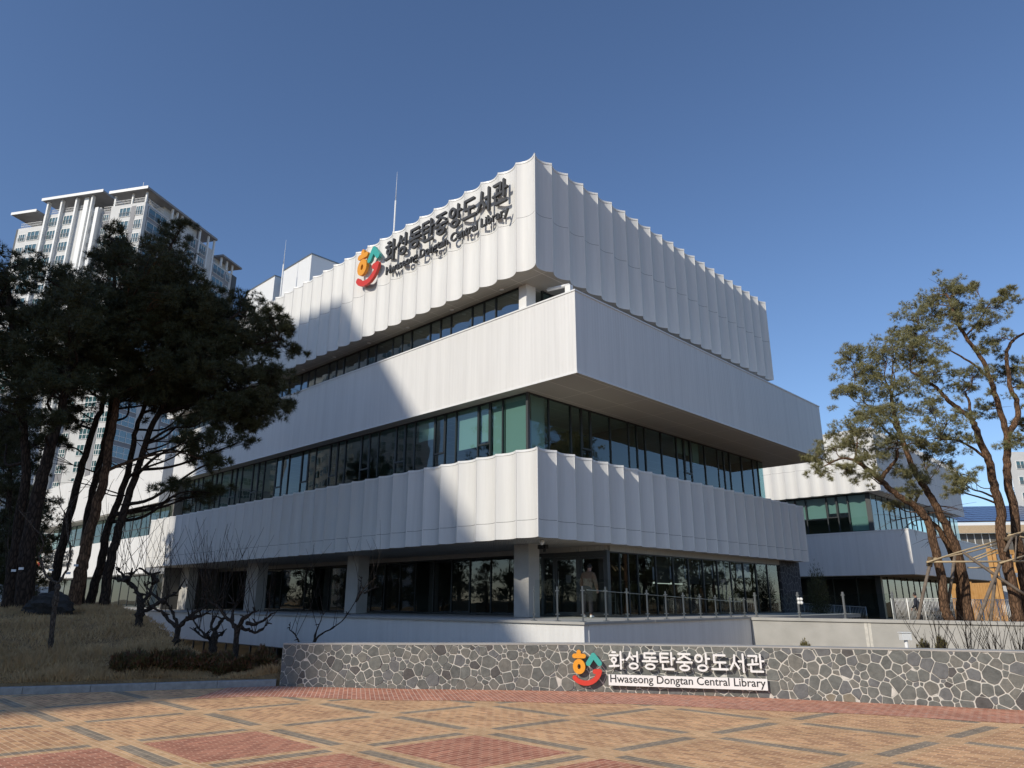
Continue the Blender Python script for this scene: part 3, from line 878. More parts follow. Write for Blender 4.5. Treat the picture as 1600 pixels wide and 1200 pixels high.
# --- glazing: every bay is a window with its frame
def window(o, dr, nout, w, z0, z1, gm, fm, parent, fw=.055, sash=None, dp=.10, name='window'):
    """glass pane in a frame; dr along the wall, nout outward"""
    o = np.asarray(o, float)
    P_ = lambda s_, z: np.array([o[0], o[1], 0]) + dr * s_ + UP * z
    j = lambda: nout * random.uniform(-.007, .007)      # panes are never quite in one plane
    ja, jb, jc = j(), j(), j()
    mb = MB(); mb.quad(P_(0, z0) + ja, P_(w, z0) + jb, P_(w, z1) + jb + jc, P_(0, z1) + ja + jc)
    g_ = mb.build(name, gm, parent)
    mb = MB()
    mb.obox(P_(-fw / 2, z0) - nout * dp * .6, dr * fw, nout * dp, UP * (z1 - z0))
    mb.obox(P_(fw / 2, z0) - nout * dp * .5, dr * (w - fw), nout * dp * .8, UP * fw)
    mb.obox(P_(fw / 2, z1 - fw) - nout * dp * .5, dr * (w - fw), nout * dp * .8, UP * fw)
    if sash:
        zs = z0 + (z1 - z0) * sash
        mb.obox(P_(fw / 2 + .001, zs) - nout * dp * .45, dr * (w - fw - .002), nout * dp * .9, UP * .07)
        for s_ in (fw / 2, w - fw / 2 - .05):
            mb.obox(P_(s_, zs + .072) - nout * dp * .45, dr * .05, nout * dp * .9, UP * (z1 - zs - .075 - fw))
    mb.build('frame', fm, g_)
    return g_
# second-floor ribbon, street side
GX, GY = -1.9, 1.6
x = GX; i = 0; pat = (1.33, .69, .71)
while x > -33:
    w = pat[i % 3]
    window((x - w, GY), X, -Y, w, 6.26, BZ0, M['glass_teal'], M['frame'], LIB, sash=.42 if i % 3 == 2 else None)
    x -= w; i += 1
y = GY; i = 0; pat = (1.2, 1.36, .66, .66, 1.33)
pat2 = (1.2,) + (1.36, .66, .66, 1.36) * 5
for w in pat2:
    w = min(w, 21.6 - y)
    if w < .3: break
    window((GX, y), Y, X, w, 6.26, BZ0, M['glass_teal'], M['frame'], LIB, sash=.42 if i in (3, 11) else None)
    y += w; i += 1
mb = MB(); mb.box(-7, GX - .02, 20.9, 21.0, 6.15, 9.29); mb.build('partition', M['interior'], LIB)
mb = MB(); mb.quad(O3(GX, 21.6, 6.26), O3(-6, 21.6, 6.26), O3(-6, 21.6, BZ0), O3(GX, 21.6, BZ0)); mb.build('window', M['glass_teal'], LIB)
mb = MB(); mb.box(GX - .06, GX + .05, GY - .05, GY + .06, 6.26, BZ0); mb.build('corner_post', M['frame_grey'], LIB)
# third-floor strip under the top storey
x = -1.85; i = 0; pat = (1.33, .69, .71)
while x > -33:
    w = pat[i % 3] * 1.0
    window((x - w, 1.12), X, -Y, w, BZ1 + .06, TZ0 + .01, M['glass_strip'], M['frame'], LIB)
    x -= w; i += 1
for k in range(8):
    window((-1.45, 2.0 + k * 2.2), Y, X, 2.2, BZ1 + .06, TZ0 + .01, M['glass_teal'], M['frame'], LIB)
mb = MB(); mb.box(-1.85, -1.45, 1.06, 1.6, BZ1 + .061, TZ0 + .012); mb.build('column', M['trim'], LIB)
mb = MB(); mb.tube([(-.6, 1.35, 13.05), (.35, 1.5, 13.0)], .07, 8); mb.box(.2, .45, 1.42, 1.6, BZ1 + .06, 12.98); mb.build('roof_pipe', M['white'], LIB)
# ground-floor glazing, set well back under the band
FY, FX = 4.6, -.8
fx = lambda px: on_y(px, 930, FY)[0]
xs = [fx(846) - .01] + [fx(400 + p / 3.3333) for p in (1340, 1215, 1105, 1010, 915, 820, 740, 660, 590, 520, 460, 370, 245, 120, 0)]
while xs[-1] > -32.5: xs.append(xs[-1] - 1.35)
for a, b in zip(xs[1:], xs[:-1]):
    window((a, FY + .1), X, -Y, b - a, 1.02, 3.42, M['glass_dark'], M['frame'], LIB, fw=.05)
mb = MB(); mb.box(-33.4, FX - .02, FY + .05, FY + .3, 3.425, 3.622); mb.build('lintel', M['soffit_ground'], LIB)
ys = [FY + .15] + [on_x(800 + p / 3.3333, 930, FX)[1] for p in (565, 610, 660, 755, 845, 925, 1003, 1078, 1147, 1215, 1280, 1340, 1400)]
for a, b in zip(ys[:-1], ys[1:]):
    window((FX, a), Y, X, b - a, 1.02, 3.40, M['glass_dark'], M['frame'], LIB, fw=.045)
mb = MB(); mb.box(FX - .2, FX + .08, FY + .31, 22, 3.402, 3.622); mb.build('lintel', M['soffit_ground'], LIB)
# door wall facing the terrace
dx = [fx(p) for p in (847, 865.5, 904.5, 948)]
for a in dx:
    mb = MB(); mb.box(a - .06, a + .06, FY + .02, FY + .2, 1.02, 3.424); mb.build('door_frame', M['frame_grey'], LIB)
mb = MB(); mb.box(dx[0] + .061, dx[1] - .061, FY + .03, FY + .19, 3.25, 3.423); mb.box(dx[1] + .061, dx[2] - .061, FY + .03, FY + .19, 3.25, 3.423); mb.box(dx[2] + .061, dx[3] - .061, FY + .03, FY + .19, 3.25, 3.423)
mb.build('door_head', M['frame_grey'], LIB)
window((dx[0] + .06, FY + .1), X, -Y, dx[1] - dx[0] - .12, 1.02, 3.25, M['glass_dark'], M['frame'], LIB)
for q, (a, b) in enumerate(((dx[1] + .065, dx[2] - .065), (dx[2] + .065, dx[3] - .065))):
    w = b - a
    mb = MB(); mb.quad(O3(a, FY + .08, 1.06), O3(a + w, FY + .08, 1.06), O3(a + w, FY + .08, 3.2), O3(a, FY + .08, 3.2))
    dr_ = mb.build('door', M['glass_dark'], LIB)
    mb = MB()
    mb.box(a, a + .08, FY + .04, FY + .11, 1.03, 3.24); mb.box(a + w - .08, a + w, FY + .04, FY + .11, 1.03, 3.24)
    mb.box(a + .081, a + w - .081, FY + .04, FY + .11, 1.03, 1.17); mb.box(a + .081, a + w - .081, FY + .04, FY + .11, 3.13, 3.24)
    mb.build('frame', M['frame_grey'], dr_)
    mb = MB(); mb.tube([(a + .2, FY - .02, 1.8), (a + .2, FY - .02, 2.7)], .02, 7); mb.build('handle', M['steel'], dr_)
    if q == 0:
        mb = MB(); mb.box(a + w * .45, a + w * .68, FY + .066, FY + .072, 2.25, 2.55); mb.build('notice_sheet', M['louver'] if 'louver' in M else M['frame_grey'], dr_)
# columns
for x0, x1 in ((-3.25, -2.5), (-14.35, -13.4), (-24.5, -23.2), (-34.0, -32.45)):
    mb = MB(); mb.box(x0, x1, 2.25, 2.85, 1.01, 3.63)
    mb.build('column', M['column'], LIB)
mb = MB()
uvwall('stone_pier', [O3(FX + .1, ys[-1] + .05), O3(FX + .1, ys[-1] + 2.5), O3(-3.5, ys[-1] + 2.5)], .3, [3.62] * 3, .25, M['crazy_dark'], LIB)
# interior: floors, back walls, blinds
mb = MB()
mb.box(-33.5, -1.0, 4.8, 21, .9, 1.0)
mb.box(-33.5, GX - .1, GY + .12, 21.4, 6.0, 6.14); mb.box(-33.5, GX - .1, GY + .12, 21.4, 9.30, 9.4) 
mb.box(-33.5, -9, 9, 20.5, 1.01, 17.0); mb.box(-9, -8.8, 9.1, 20, 1.01, 13.4)
mb.box(-33.5, -2.2, 9.02, 9.2, 6.15, 9.28); mb.box(-33.5, -1.9, 6.0, 6.2, BZ1 + .07, TZ0)
mb.box(-33.9, -33.7, 1.2, 20, 1.0, 13.4)
for xx in (-8.5, -15.5, -22.5): mb.box(xx - .3, xx + .3, 5, 5.6, 1.0, 9.29)
for yy in (8, 14): mb.box(-5.6, -5, yy - .3, yy + .3, 1.0, 9.29)
mb.build('interior_wall', M['interior'], LIB)
mb = MB()
for k in range(9):
    mb.box(-6 - k * 2.6, -4.6 - k * 2.6, 6.0, 6.7, 1.0, 1.8); mb.box(-5.2, -4.4, 6.5 + k * 1.5, 7.3 + k * 1.5, 1.0, 2.4)
    mb.box(-5.2 - k * 2.7, -3.8 - k * 2.7, 3.6, 4.1, 6.14, 7.9 - .3 * (k % 3))
mb.build('bookcase', M['interior'], LIB)
for x0, x1, z0 in ((-3.2, -1.97, 6.28), (-3.9, -3.26, 7.0), (-4.58, -3.97, 7.7), (-5.92, -4.66, 7.55), (-8.6, -7.4, 8.3)):
    mb = MB(); mb.box(x0, x1, GY + .13, GY + .15, z0, 9.24); mb.build('roller_blind', M['blind'], LIB)
for y0, y1, z0 in ((1.95, 2.72, 6.3), (12.3, 13.6, 8.5), (14.0, 14.6, 8.2)):
    mb = MB(); mb.box(GX - .17, GX - .14, y0, y1, z0, 9.24); mb.build('roller_blind', M['blind'], LIB)
for y0 in (8.5, 9.7, 10.9, 12.1, 13.3, 14.5):
    mb = MB(); mb.box(FX - .25, FX - .22, y0, y0 + 1.05, 2.3, 3.38); mb.build('roller_blind', M['interior'], LIB)
# downlights in the soffits
for k in range(9):
    mb = MB(); p = O3(-2.5 - k * 3.0, .75, TZ0 + .012)
    mb.tube([p, p - UP * .03], .09, 12); mb.build('downlight', M['trim'], LIB)
# --- base storey with terrace
mb = MB()
mb.box(-90, 2.40, -.75, -.55, -.40, .93)
mb.box(2.25, 2.42, -.549, 9.6, -1.3, .93); mb.box(-12, 2.40, -.749, -.55, -1.6, -.401)
mb.build('plinth_wall', M['rib'], LIB)
mb = MB(); mb.box(-90, 2.47, -.82, 2.85, .931, 1.0); mb.box(.3, 2.48, 2.851, 9.7, .931, 1.0); mb.box(-33.4, .29, 2.851, 4.79, .86, .999); mb.box(-.99, .295, 4.791, 22, .86, .998)
mb.box(.3, 2.3, 9.701, 22, .80, .97)
mb.build('terrace_slab', M['concrete'], LIB)
for k in range(16):
    x0 = -12.6 - k * 1.25
    window((x0, -.62), X, -Y, 1.25, -3.2, -.40, M['glass_dark'], M['frame_grey'], LIB, fw=.06, name='basement_window')
mb = MB(); mb.box(-60, 2, 1.0, 1.2, -3.3, .8); mb.box(-60, 2.2, -.62, 9, -3.3, -3.2); mb.build('basement_wall', M['interior'], LIB)
mb = MB(); mb.box(-1.86, -1.80, 2.35, 2.45, 3.30, 3.42); mb.box(-2.0, -1.62, 2.2, 2.36, 3.40, 3.55); mb.tube([(-1.72, 2.195, 3.47), (-1.72, 2.17, 3.47)], .05, 9)
mb.build('security_camera', M['black'], LIB)
mb = MB(); mb.tube([(-.9, 1.2, 3.61), (-.9, 1.2, 3.52), (-.9, 1.2, 3.44)], [.09, .09, .03], 12); mb.build('security_dome', M['white'], LIB)
# glass balustrade round the terrace
BAL = thing('glass_balustrade', 'glass balustrade with steel posts along the terrace edge', 'balustrade', (2.3, 0, 1.0))
def post(p, h, parent, w=.035):
    mb = MB(); mb.box(p[0] - w / 2, p[0] + w / 2, p[1] - w / 2, p[1] + w / 2, p[2], p[2] + h)
    mb.box(p[0] - .07, p[0] + .07, p[1] - .07, p[1] + .07, p[2] - .02, p[2] + .02)
    for f in (.2, .88):
        mb.beam(p + UP * h * f - X * .07, p + UP * h * f + X * .07, .03); mb.beam(p + UP * h * f - Y * .07, p + UP * h * f + Y * .07, .03)
    mb.build('post', M['steel'], parent)
def pane(p, q, h0, h1, parent, lift=.08):
    t = (q - p) / np.linalg.norm(q - p); nr = np.array([-t[1], t[0], 0]) * .006
    a, b = p + t * .05, q - t * .05
    mb = MB(); mb.add([a - nr + UP * lift, b - nr + UP * lift, b - nr + UP * h1, a - nr + UP * h0, a + nr + UP * lift, b + nr + UP * lift, b + nr + UP * h1, a + nr + UP * h0],
                      [(0, 1, 2, 3), (5, 4, 7, 6), (3, 2, 6, 7), (0, 3, 7, 4), (1, 5, 6, 2)])
    mb.build('glass_panel', M['glass_clear'], parent)
pp = [O3(.35, -.62, 1.0), O3(1.3, -.62, 1.0), O3(2.27, -.62, 1.0)] + [O3(2.27, -.62 + 1.12 * k, 1.0) for k in range(1, 10)]
hh = [1.0, 1.0, 1.0] + list(np.linspace(1.0, .72, 9))
for p, h in zip(pp, hh): post(p, h, BAL)
for k in range(len(pp) - 1): pane(pp[k], pp[k + 1], hh[k] + .22, hh[k + 1] + .22, BAL)
mb = MB()
hr = [O3(2.18, -.3, 1.9), O3(2.18, 9.4, 1.55)]
mb.tube([hr[0], hr[1]], .011, 7)
mb.build('handrail', M['steel'], BAL)
# concrete retaining wall with its own glass rail
RW = thing('retaining_wall', 'long plain concrete retaining wall behind the stone wall, at right', 'wall', (8, 9.7, .3))
mb = MB(); mb.box(2.44, 30, 9.6, 9.9, -1.4, .88); mb.build('concrete_face', M['concrete'], RW)
mb = MB(); mb.box(2.485, 30, 9.54, 9.96, .881, .985); mb.build('coping', M['concrete'], RW)
mb = MB(); a = on_y(1350, 975, 9.595); 
for x0, w in ((a[0], .10), (a[0] + .13, .09)): mb.box(x0, x0 + w, 9.594, 9.6, -1, .88)
mb.build('lime_streak', M['mortar'], RW)
B2 = thing('glass_balustrade', 'clear glass rail standing on the concrete retaining wall', 'balustrade', (5, 9.75, .985))
qq = [O3(2.6, 9.75, .985), O3(4.3, 9.75, .985), O3(5.95, 9.75, .985), O3(7.6, 9.75, .985)]
for p in qq: post(p, .92, B2, .06)
for k in range(3): pane(qq[k], qq[k + 1], .85, .85, B2)
mb = MB(); c = on_y(1250, 939, 9.72)
for t in range(4):
    th = math.pi / 4 + t * math.pi / 2
    mb.tube([c + X * .07 * math.cos(th) + UP * .09 * math.sin(th) + Y * .012, c + X * .07 * math.cos(th) + UP * .09 * math.sin(th) - Y * .012], .06, 10)
mb.build('flower_decal', M['white'], B2)

# --- facade sign on the top storey
FS = thing('facade_name_sign', 'large dark raised letters with emblem high on the scalloped storey', 'sign', (-6, -.3, 16.5))
fo = lambda px, py: on_y(px, py, -.14)
ea = fo(561, 445); eb = fo(598, 398)
Sg = 2.05
emblem(FS, O3(-11.55, -.05, 15.95), X, UP, -Y, Sg, 0, .14)
k0 = O3(-9.35, -.05, 16.62)
L_ = Lettering(k0, X, UP, -Y)
cw = 8.05 / 9
L_.hangul(KO, .05, .05, cw * .84, 1.0, cw * .16, .058, 0, .11)
L_.build('korean_lettering', M['letter_dark'], FS)
text_part('english_lettering', EN, O3(-9.2, -.05, 16.02), X, UP, -Y, 7.9, .10, M['letter_dark'], FS, .014)
mb = MB()
for k in range(9):
    x_ = -9.3 + cw * (k + .5)
    mb.beam(O3(x_, .12, 17.2), O3(x_, -.051, 17.2), .03); mb.beam(O3(x_, .12, 16.15), O3(x_, -.051, 16.15), .03)
for x_, z_ in ((-11.2, 17.4), (-11.2, 17.0), (-10.2, 17.3), (-10.8, 16.1)): mb.beam(O3(x_, .15, z_), O3(x_, -.051, z_), .03)
mb.build('mounting_pins', M['steel'], FS)

# --- far wing beyond the pines
WG = thing('library_wing', 'sunlit white ribbed wing seen between the dark pine trunks', 'building', (-62, 8, 1))
mb = MB(); mb.box(-84, -46.3, 4.5, 20, 3.65, 6.68); mb.build('ribbed_band', M['rib'], WG)
mb = MB(); mb.box(-85, -46.8, 4.9, 22, 9.4, 14.0); mb.build('upper_wall', M['rib'], WG)
mb = MB(); mb.box(-84.9, -46.9, 5.0, 20, 9.3, 9.398); mb.build('soffit', M['soffit'], WG)
for k in range(16):
    window((-49.6 - k * 2.1, 6.2), X, -Y, 2.1, 6.69, 9.29, M['glass_teal'], M['frame_grey'], WG, sash=.4)
for k in range(13):
    window((-49.6 - k * 2.1, 6.0), X, -Y, 2.1, 1.02, 3.64, M['glass_dark'], M['frame_grey'], WG)
mb = MB(); mb.box(-84, -34.3, 9, 9.3, 1, 9.3); mb.box(-84, -46.5, 6.3, 6.5, 3, 3.64); mb.box(-46.2, -34.6, 7, 20, 9.4, 13); mb.build('interior_wall', M['column'], WG)
mb = MB(); mb.box(-92, -33, 2.86, 9, .85, .99); mb.build('terrace_slab', M['concrete'], WG)
for k in range(5):
    window((-45.6 + k * 2.2, 6.8), X, -Y, 2.2, 6.5, 9.3, M['glass_teal'], M['frame_grey'], WG)
mb = MB(); mb.box(-46.2, -34.3, 6.75, 7.1, 3.5, 6.49); mb.build('spandrel', M['rib'], WG)
WS = thing('wing_name_sign', 'small dark lettered sign with emblem on the far white wing', 'sign', (-76, 4.4, 5))
s0 = on_y(52, 892, 4.4)
emblem(WS, O3(s0[0] + .3, 4.42, s0[2] + .0), X, UP, -Y, 1.9, 0, .06)
L_ = Lettering(O3(s0[0] + 3.2, 4.42, s0[2] + .75), X, UP, -Y); L_.hangul(KO, 0, 0, .95, .95, .18, .06, 0, .06)
L_.build('korean_lettering', M['letter_dark'], WS)
text_part('english_lettering', EN, O3(s0[0] + 3.2, 4.42, s0[2] + .15), X, UP, -Y, 10.0, .05, M['letter_dark'], WS, .012)
mb = MB(); mb.beam(O3(s0[0] + 3, 4.46, s0[2] + .6), O3(s0[0] + 13.3, 4.46, s0[2] + .6), .04); mb.build('mounting_rail', M['steel'], WS)

# --- annex behind on the right
AX = thing('library_annex', 'white scalloped annex behind the pines on the right', 'building', (-6, 50, .3))
AY = 38.0; ax = -.6
a1, S1 = scallops('scalloped_cladding', O3(ax, AY), -X, Y, 22, 1.0, 9.3, 13.95, 11.4, .24, AX)
a2, S2 = scallops('scalloped_cladding', O3(ax, AY), Y, -X, 24, 1.0, 9.3, 13.95, 11.4, .24, AX)
mb = MB(); soffit_strip(mb, S1, O3(ax, AY), -X, Y, .42, 9.315); soffit_strip(mb, S2, O3(ax, AY), Y, -X, .42, 9.315)
mb.quad(O3(-22, AY + .42, 9.315), O3(-22, 62, 9.315), O3(ax - .42, 62, 9.315), O3(ax - .42, AY + .42, 9.315)); mb.build('soffit', M['soffit'], AX)
mb = MB(); mb.box(-22, ax - .45, AY + .45, 61.9, 13.0, 13.1); mb.quad(O3(ax, 62, 9.3), O3(-22, 62, 9.3), O3(-22, 62, 13.9), O3(ax, 62, 13.9)); mb.build('roof', M['rib'], AX)
mb = MB(); mb.box(-24, .8, AY, 88, 3.36, 6.38); mb.build('ribbed_band', M['rib'], AX)
mb = MB(); mb.box(-24.03, .83, AY - .03, 88.03, 6.381, 6.45); mb.build('coping', M['trim'], AX)
mb = MB(); mb.box(-23.9, .78, AY + .02, 87.9, 3.33, 3.358); mb.build('soffit', M['soffit'], AX)
x = -1.75; i = 0
for w in (1.6, .8, .8) * 4:
    window((x - w, AY + 1.0), X, -Y, w, 6.451, 9.31, M['glass_teal'], M['frame'], AX, sash=.42 if i % 3 == 2 else None, fw=.08); x -= w; i += 1
y = AY + 1.0
for i in range(18):
    window((-1.75, y), Y, X, 1.4, 6.451, 9.31, M['glass_teal'], M['frame'], AX, sash=.42 if i % 4 == 3 else None); y += 1.4
for i in range(8): window((-2.0 - 1.7 * (i + 1), AY + 1.6), X, -Y, 1.7, .32, 3.35, M['glass_dark'], M['frame'], AX)
for i in range(14): window((-2.0, AY + 1.6 + i * 1.6), Y, X, 1.6, .32, 3.35, M['glass_dark'], M['frame'], AX)
mb = MB(); mb.box(-2.3, -1.9, AY + 1.35, AY + 1.75, .3, 3.35); mb.build('corner_post', M['frame_grey'], AX)
mb = MB(); mb.box(-2.05, -1.70, AY + .95, AY + 1.1, 6.45, 9.31); mb.build('corner_post', M['frame_grey'], AX)
mb = MB(); mb.box(-21, -5, AY + 6, 60, .3, 13); mb.box(-22, -2, AY + 5.0, AY + 5.2, 6.5, 9.3); mb.box(-22, -1.9, AY + 1.5, 60, 6.46, 6.5); mb.build('interior_wall', M['interior'], AX)
for x0, x1, z0 in ((-3.3, -1.9, 6.6), (-4.1, -3.45, 8.0), (-4.9, -4.25, 8.0), (-6.5, -5.1, 7.7), (-7.3, -6.7, 7.7), (-8.1, -7.4, 7.6)):
    mb = MB(); mb.box(x0, x1, AY + 1.2, AY + 1.23, z0, 9.25); mb.build('roller_blind', M['blind'], AX)

# ---------------------------------------------------------------- apartment towers
M['apt_white'] = noisy('white_painted_render', (0.60, 0.60, 0.58), (0.68, 0.675, 0.655), .5, .7, .05)
M['apt_grey'] = noisy('grey_painted_render', (0.26, 0.26, 0.27), (0.31, 0.31, 0.32), .5, .7, .05)
M['apt_dark'] = noisy('dark_grey_render', (0.10, 0.11, 0.12), (0.13, 0.14, 0.15), .5, .7, .05)
def opaque_glass(name, c, r=.03):
    mt = mat(name, c, r, 0, 0.9); mt.node_tree.nodes['Principled BSDF'].inputs['IOR'].default_value = 1.8
    return mt
M['apt_glass'] = opaque_glass('apartment_glass', (0.05, 0.12, 0.12))
def window_mesh(w, h, rail=True):
    """window unit: local x along wall, -y outward, z up; glass, frame, railing"""
    mb = MB()
    mb.add([(0, -.02, 0), (w, -.02, 0), (w, -.02, h), (0, -.02, h)], [(0, 1, 2, 3)], 0)
    f = .09
    for b in ((0, w, 0, f), (0, w, h - f, h), (0, f, f, h - f), (w - f, w, f, h - f), (w * .36, w * .36 + .08, f, h - f), (w * .68, w * .68 + .07, f, h - f)):
        mb.box(b[0], b[1], -.08, 0, b[2], b[3], 1)
    if rail:
        mb.box(0, w, -.20, -.16, h * .42, h * .42 + .05, 2)
        n = int(w / .16)
        for k in range(n + 1): mb.box(k * w / n - .012, k * w / n + .012, -.19, -.17, .05, h * .42, 2)
    o = mb.build('window', [M['apt_glass'], M['white'], M['apt_grey']]); me = o.data
    bpy.data.objects.remove(o)
    return me
def quad_tower(name, label, foot, z0, z1, faces, loc, floor=2.9, n_parts=60, top=True, wallm='apt_white', group=None):
    """foot: plan corners, counter-clockwise; faces: {edge index: [(u, w, kind)]}"""
    root = thing(name, label, 'apartment tower', loc, group)
    mb = MB(); n = len(foot)
    V = [(x, y, z0) for x, y in foot] + [(x, y, z1) for x, y in foot]
    mb.add(V, [tuple(range(n, 2 * n))] + [(i, (i + 1) % n, n + (i + 1) % n, n + i) for i in range(n)])
    mb.build('wall', M[wallm], root)
    meshes = {}; cnt = 0; rest = MB()
    nf = int((z1 - z0 - 1) / floor)
    for fl in range(nf):
        zb = z1 - 1.0 - floor * (fl + 1) + .7
        for e, wins in faces.items():
            p = np.array([*foot[e], 0.]); q = np.array([*foot[(e + 1) % n], 0.]); t = q - p; L = np.linalg.norm(t); t /= L
            out = np.array([t[1], -t[0], 0])
            for (u, w, h) in wins:
                if u + w > L: continue
                if cnt < n_parts:
                    key = (w, h)
                    if key not in meshes: meshes[key] = window_mesh(w, h)
                    o = bpy.data.objects.new('window', meshes[key]); COL.objects.link(o); o.parent = root
                    b = p + t * u + out * .03 - ORG[root.name]
                    o.matrix_local = Matrix(((t[0], -out[0], 0, b[0]), (t[1], -out[1], 0, b[1]), (0, 0, 1, zb - ORG[root.name][2]), (0, 0, 0, 1)))
                    cnt += 1
                else:
                    b = p + t * u + out * .05
                    rest.obox(b + UP * zb, t * w, out * .02, UP * h, 0)
                    for s_ in (0, w * .36, w * .68, w - .08): rest.obox(b + t * s_ + out * .021 + UP * zb, t * .08, out * .03, UP * h, 1)
                    for z_ in (0, h * .42, h - .08): rest.obox(b + out * .021 + UP * (zb + z_), t * w, out * .025, UP * .08, 1)
    if rest.v: tag(rest.build('window', [M['apt_glass'], M['white']], root), kind='stuff')
    return root
# the tower behind the pines: corner nearest to us plus two wings of facade
tc = at(231, 297, 120)
dl = np.array([-.864, -.503, 0]); dr = np.array([-.503, .864, 0])
nl = np.array([.503, -.864, 0]); nr_ = np.array([.864, .503, 0])
AT = thing('apartment_tower', 'tall white and grey apartment tower rising behind the dark pines', 'apartment tower', (tc[0], tc[1], 0))
RZ = tc[2]                         # roof canopy level
WZ = RZ - 2.3                      # top of the wall below the open roof storey
def Q(u, v, z): return np.array([tc[0], tc[1], 0]) + dl * u + dr * v + UP * z
def tbox(mb, u0, u1, v0, v1, z0, z1, mi=0): mb.obox(Q(u0, v0, z0), dl * (u1 - u0), dr * (v1 - v0), UP * (z1 - z0), mi)
mb = MB()
tbox(mb, .3, 8.0, .3, 20.5, 0, WZ); tbox(mb, 8.0, 10.6, .9, 20, 0, WZ - .5); tbox(mb, 10.6, 24.2, .5, 14, 0, WZ + .3); tbox(mb, 24.2, 30.4, .9, 14, 0, WZ - 1.6)
mb.build('wall', M['apt_white'], AT)
mb = MB()
tbox(mb, .1, .29, 10.6, 20.8, 0, WZ - .1); tbox(mb, .5, 8, 20.51, 28.5, 0, WZ - 2.2)
mb.build('wall', M['apt_white'], AT)
mb = MB(); tbox(mb, .3, 8, 28.51, 30, 0, WZ - 2.2); tbox(mb, 30.41, 31, 1, 14, 0, WZ - 1.6); mb.build('wall', M['apt_dark'], AT)
mb = MB()
for a, b, zt_ in ((1.1, 6.3, 0), (12.1, 18.3, 0), (21.3, 27.5, -2.2)):
    tbox(mb, .22 if a < 20 else .42, .295 if a < 20 else .495, a, b, 0, WZ - .4 + zt_) if a < 10 or a > 20 else tbox(mb, .05, .095, a, b, 0, WZ - .4)
mb.build('grey_panel', M['apt_grey'], AT)
mb = MB()
for a, b in ((2.3, 3.2), (8.5, 10.2)): tbox(mb, a, b, .22 if a < 5 else .82, .295 if a < 5 else .895, 0, WZ - .6)
mb.build('grey_panel', M['apt_grey'], AT)
mb = MB()
tbox(mb, -.5, 8.2, -.6, 20.9, RZ, RZ + .45); mb.build('roof_canopy', M['apt_grey'], AT)
mb = MB(); tbox(mb, -.55, 8.25, -.65, -.6, RZ - .02, RZ + .55); mb.build('roof_edge', M['white'], AT)
mb = MB(); tbox(mb, 9.6, 24.0, -.8, 9, RZ + .6, RZ + 1.0); mb.build('roof_canopy', M['apt_grey'], AT)
mb = MB(); tbox(mb, 9.55, 24.05, -.86, -.8, RZ + .55, RZ + 1.12); mb.build('roof_edge', M['white'], AT)
mb = MB(); tbox(mb, 25.2, 31.4, -.5, 9, RZ - 1.4, RZ - 1.0); mb.build('roof_canopy', M['apt_grey'], AT)
mb = MB(); tbox(mb, 25.2, 31.4, -.56, -.5, RZ - 1.45, RZ - .9); mb.build('roof_edge', M['white'], AT)
mb = MB(); tbox(mb, -.4, 8.2, 23.5, 30.6, RZ - 2.3, RZ - 1.9); mb.build('roof_canopy', M['apt_grey'], AT)
mb = MB()
for u in (12.4, 16.1, 19.6, 22.9): tbox(mb, u, u + .35, -.2, .49, 0, RZ + .6)
tbox(mb, 10.61, 11.3, -.2, .49, 0, WZ); tbox(mb, 13.6, 14.6, .1, .49, 0, RZ + .5)
mb.build('fin', M['white'], AT)
mb = MB()
for v in (7.0, 8.4, 9.8, 15.6, 18.4, 20.4): tbox(mb, -.15, .2, v, v + .35, 0 if v > 15 else WZ, RZ - .01)
for u in (.3, 3.4, 7.4): tbox(mb, u, u + .3, .35, .65, WZ, RZ - .01)
for v in (24, 26, 28): tbox(mb, .3, .6, v, v + .4, WZ - 2.2, RZ - 2.3)
mb.build('roof_column', M['white'], AT)
mb = MB()
tbox(mb, 1, 7.5, 6, 16, WZ, RZ - .01); tbox(mb, 11, 23, 5, 9, WZ, RZ + .59); tbox(mb, 2, 7, 24, 29, WZ - 2.2, RZ - 2.31); tbox(mb, 26, 30, 5, 9, WZ - 1.6, RZ - 1.41)
mb.build('roof_room', M['apt_white'], AT)
mb = MB()
for a, b, vv, zz in ((.4, 3, .32, WZ), (3.4, 7.8, .32, WZ), (8.1, 10.4, .92, WZ - .5), (12.8, 16, .52, WZ + .3), (16.5, 19.5, .52, WZ + .3), (20, 22.8, .52, WZ + .3), (25, 30, .92, WZ - 1.6)):
    for f in (.45, 1.0): tbox(mb, a, b, vv, vv + .05, zz + f, zz + f + .05)
    k = a
    while k < b: tbox(mb, k, k + .03, vv, vv + .04, zz, zz + 1.0); k += .3
for k in np.arange(.4, 10, .3): tbox(mb, .32, .36, k, k + .03, WZ, WZ + 1.0)
for f in (.45, 1.0): tbox(mb, .31, .36, .4, 10, WZ + f, WZ + f + .05)
mb.build('railing', M['white'], AT)
wm = {}
def tw(face, a, w, off, z, h, cnt):
    t, out = (dl, nl) if face == 'L' else (dr, nr_)
    if (w, h) not in wm: wm[(w, h)] = window_mesh(w, h)
    o = bpy.data.objects.new('window', wm[(w, h)]); COL.objects.link(o); o.parent = AT
    b = (Q(a, off, z) if face == 'L' else Q(off, a, z)) - ORG[AT.name]
    o_ = -out if True else out
    sx = t
    o.matrix_local = Matrix(((sx[0], -out[0], 0, b[0]), (sx[1], -out[1], 0, b[1]), (0, 0, 1, b[2]), (0, 0, 0, 1)))
L_bays = [(.6, 1.6, .28, 2.0), (3.4, 2.5, .28, 2.0), (8.7, 1.4, .80, 1.5), (11.6, .8, .48, 2.0), (17.0, 2.2, .48, 2.0), (20.3, 2.3, .48, 2.0), (24.9, 2.9, .88, 2.0), (28.3, 1.6, .88, 1.6)]
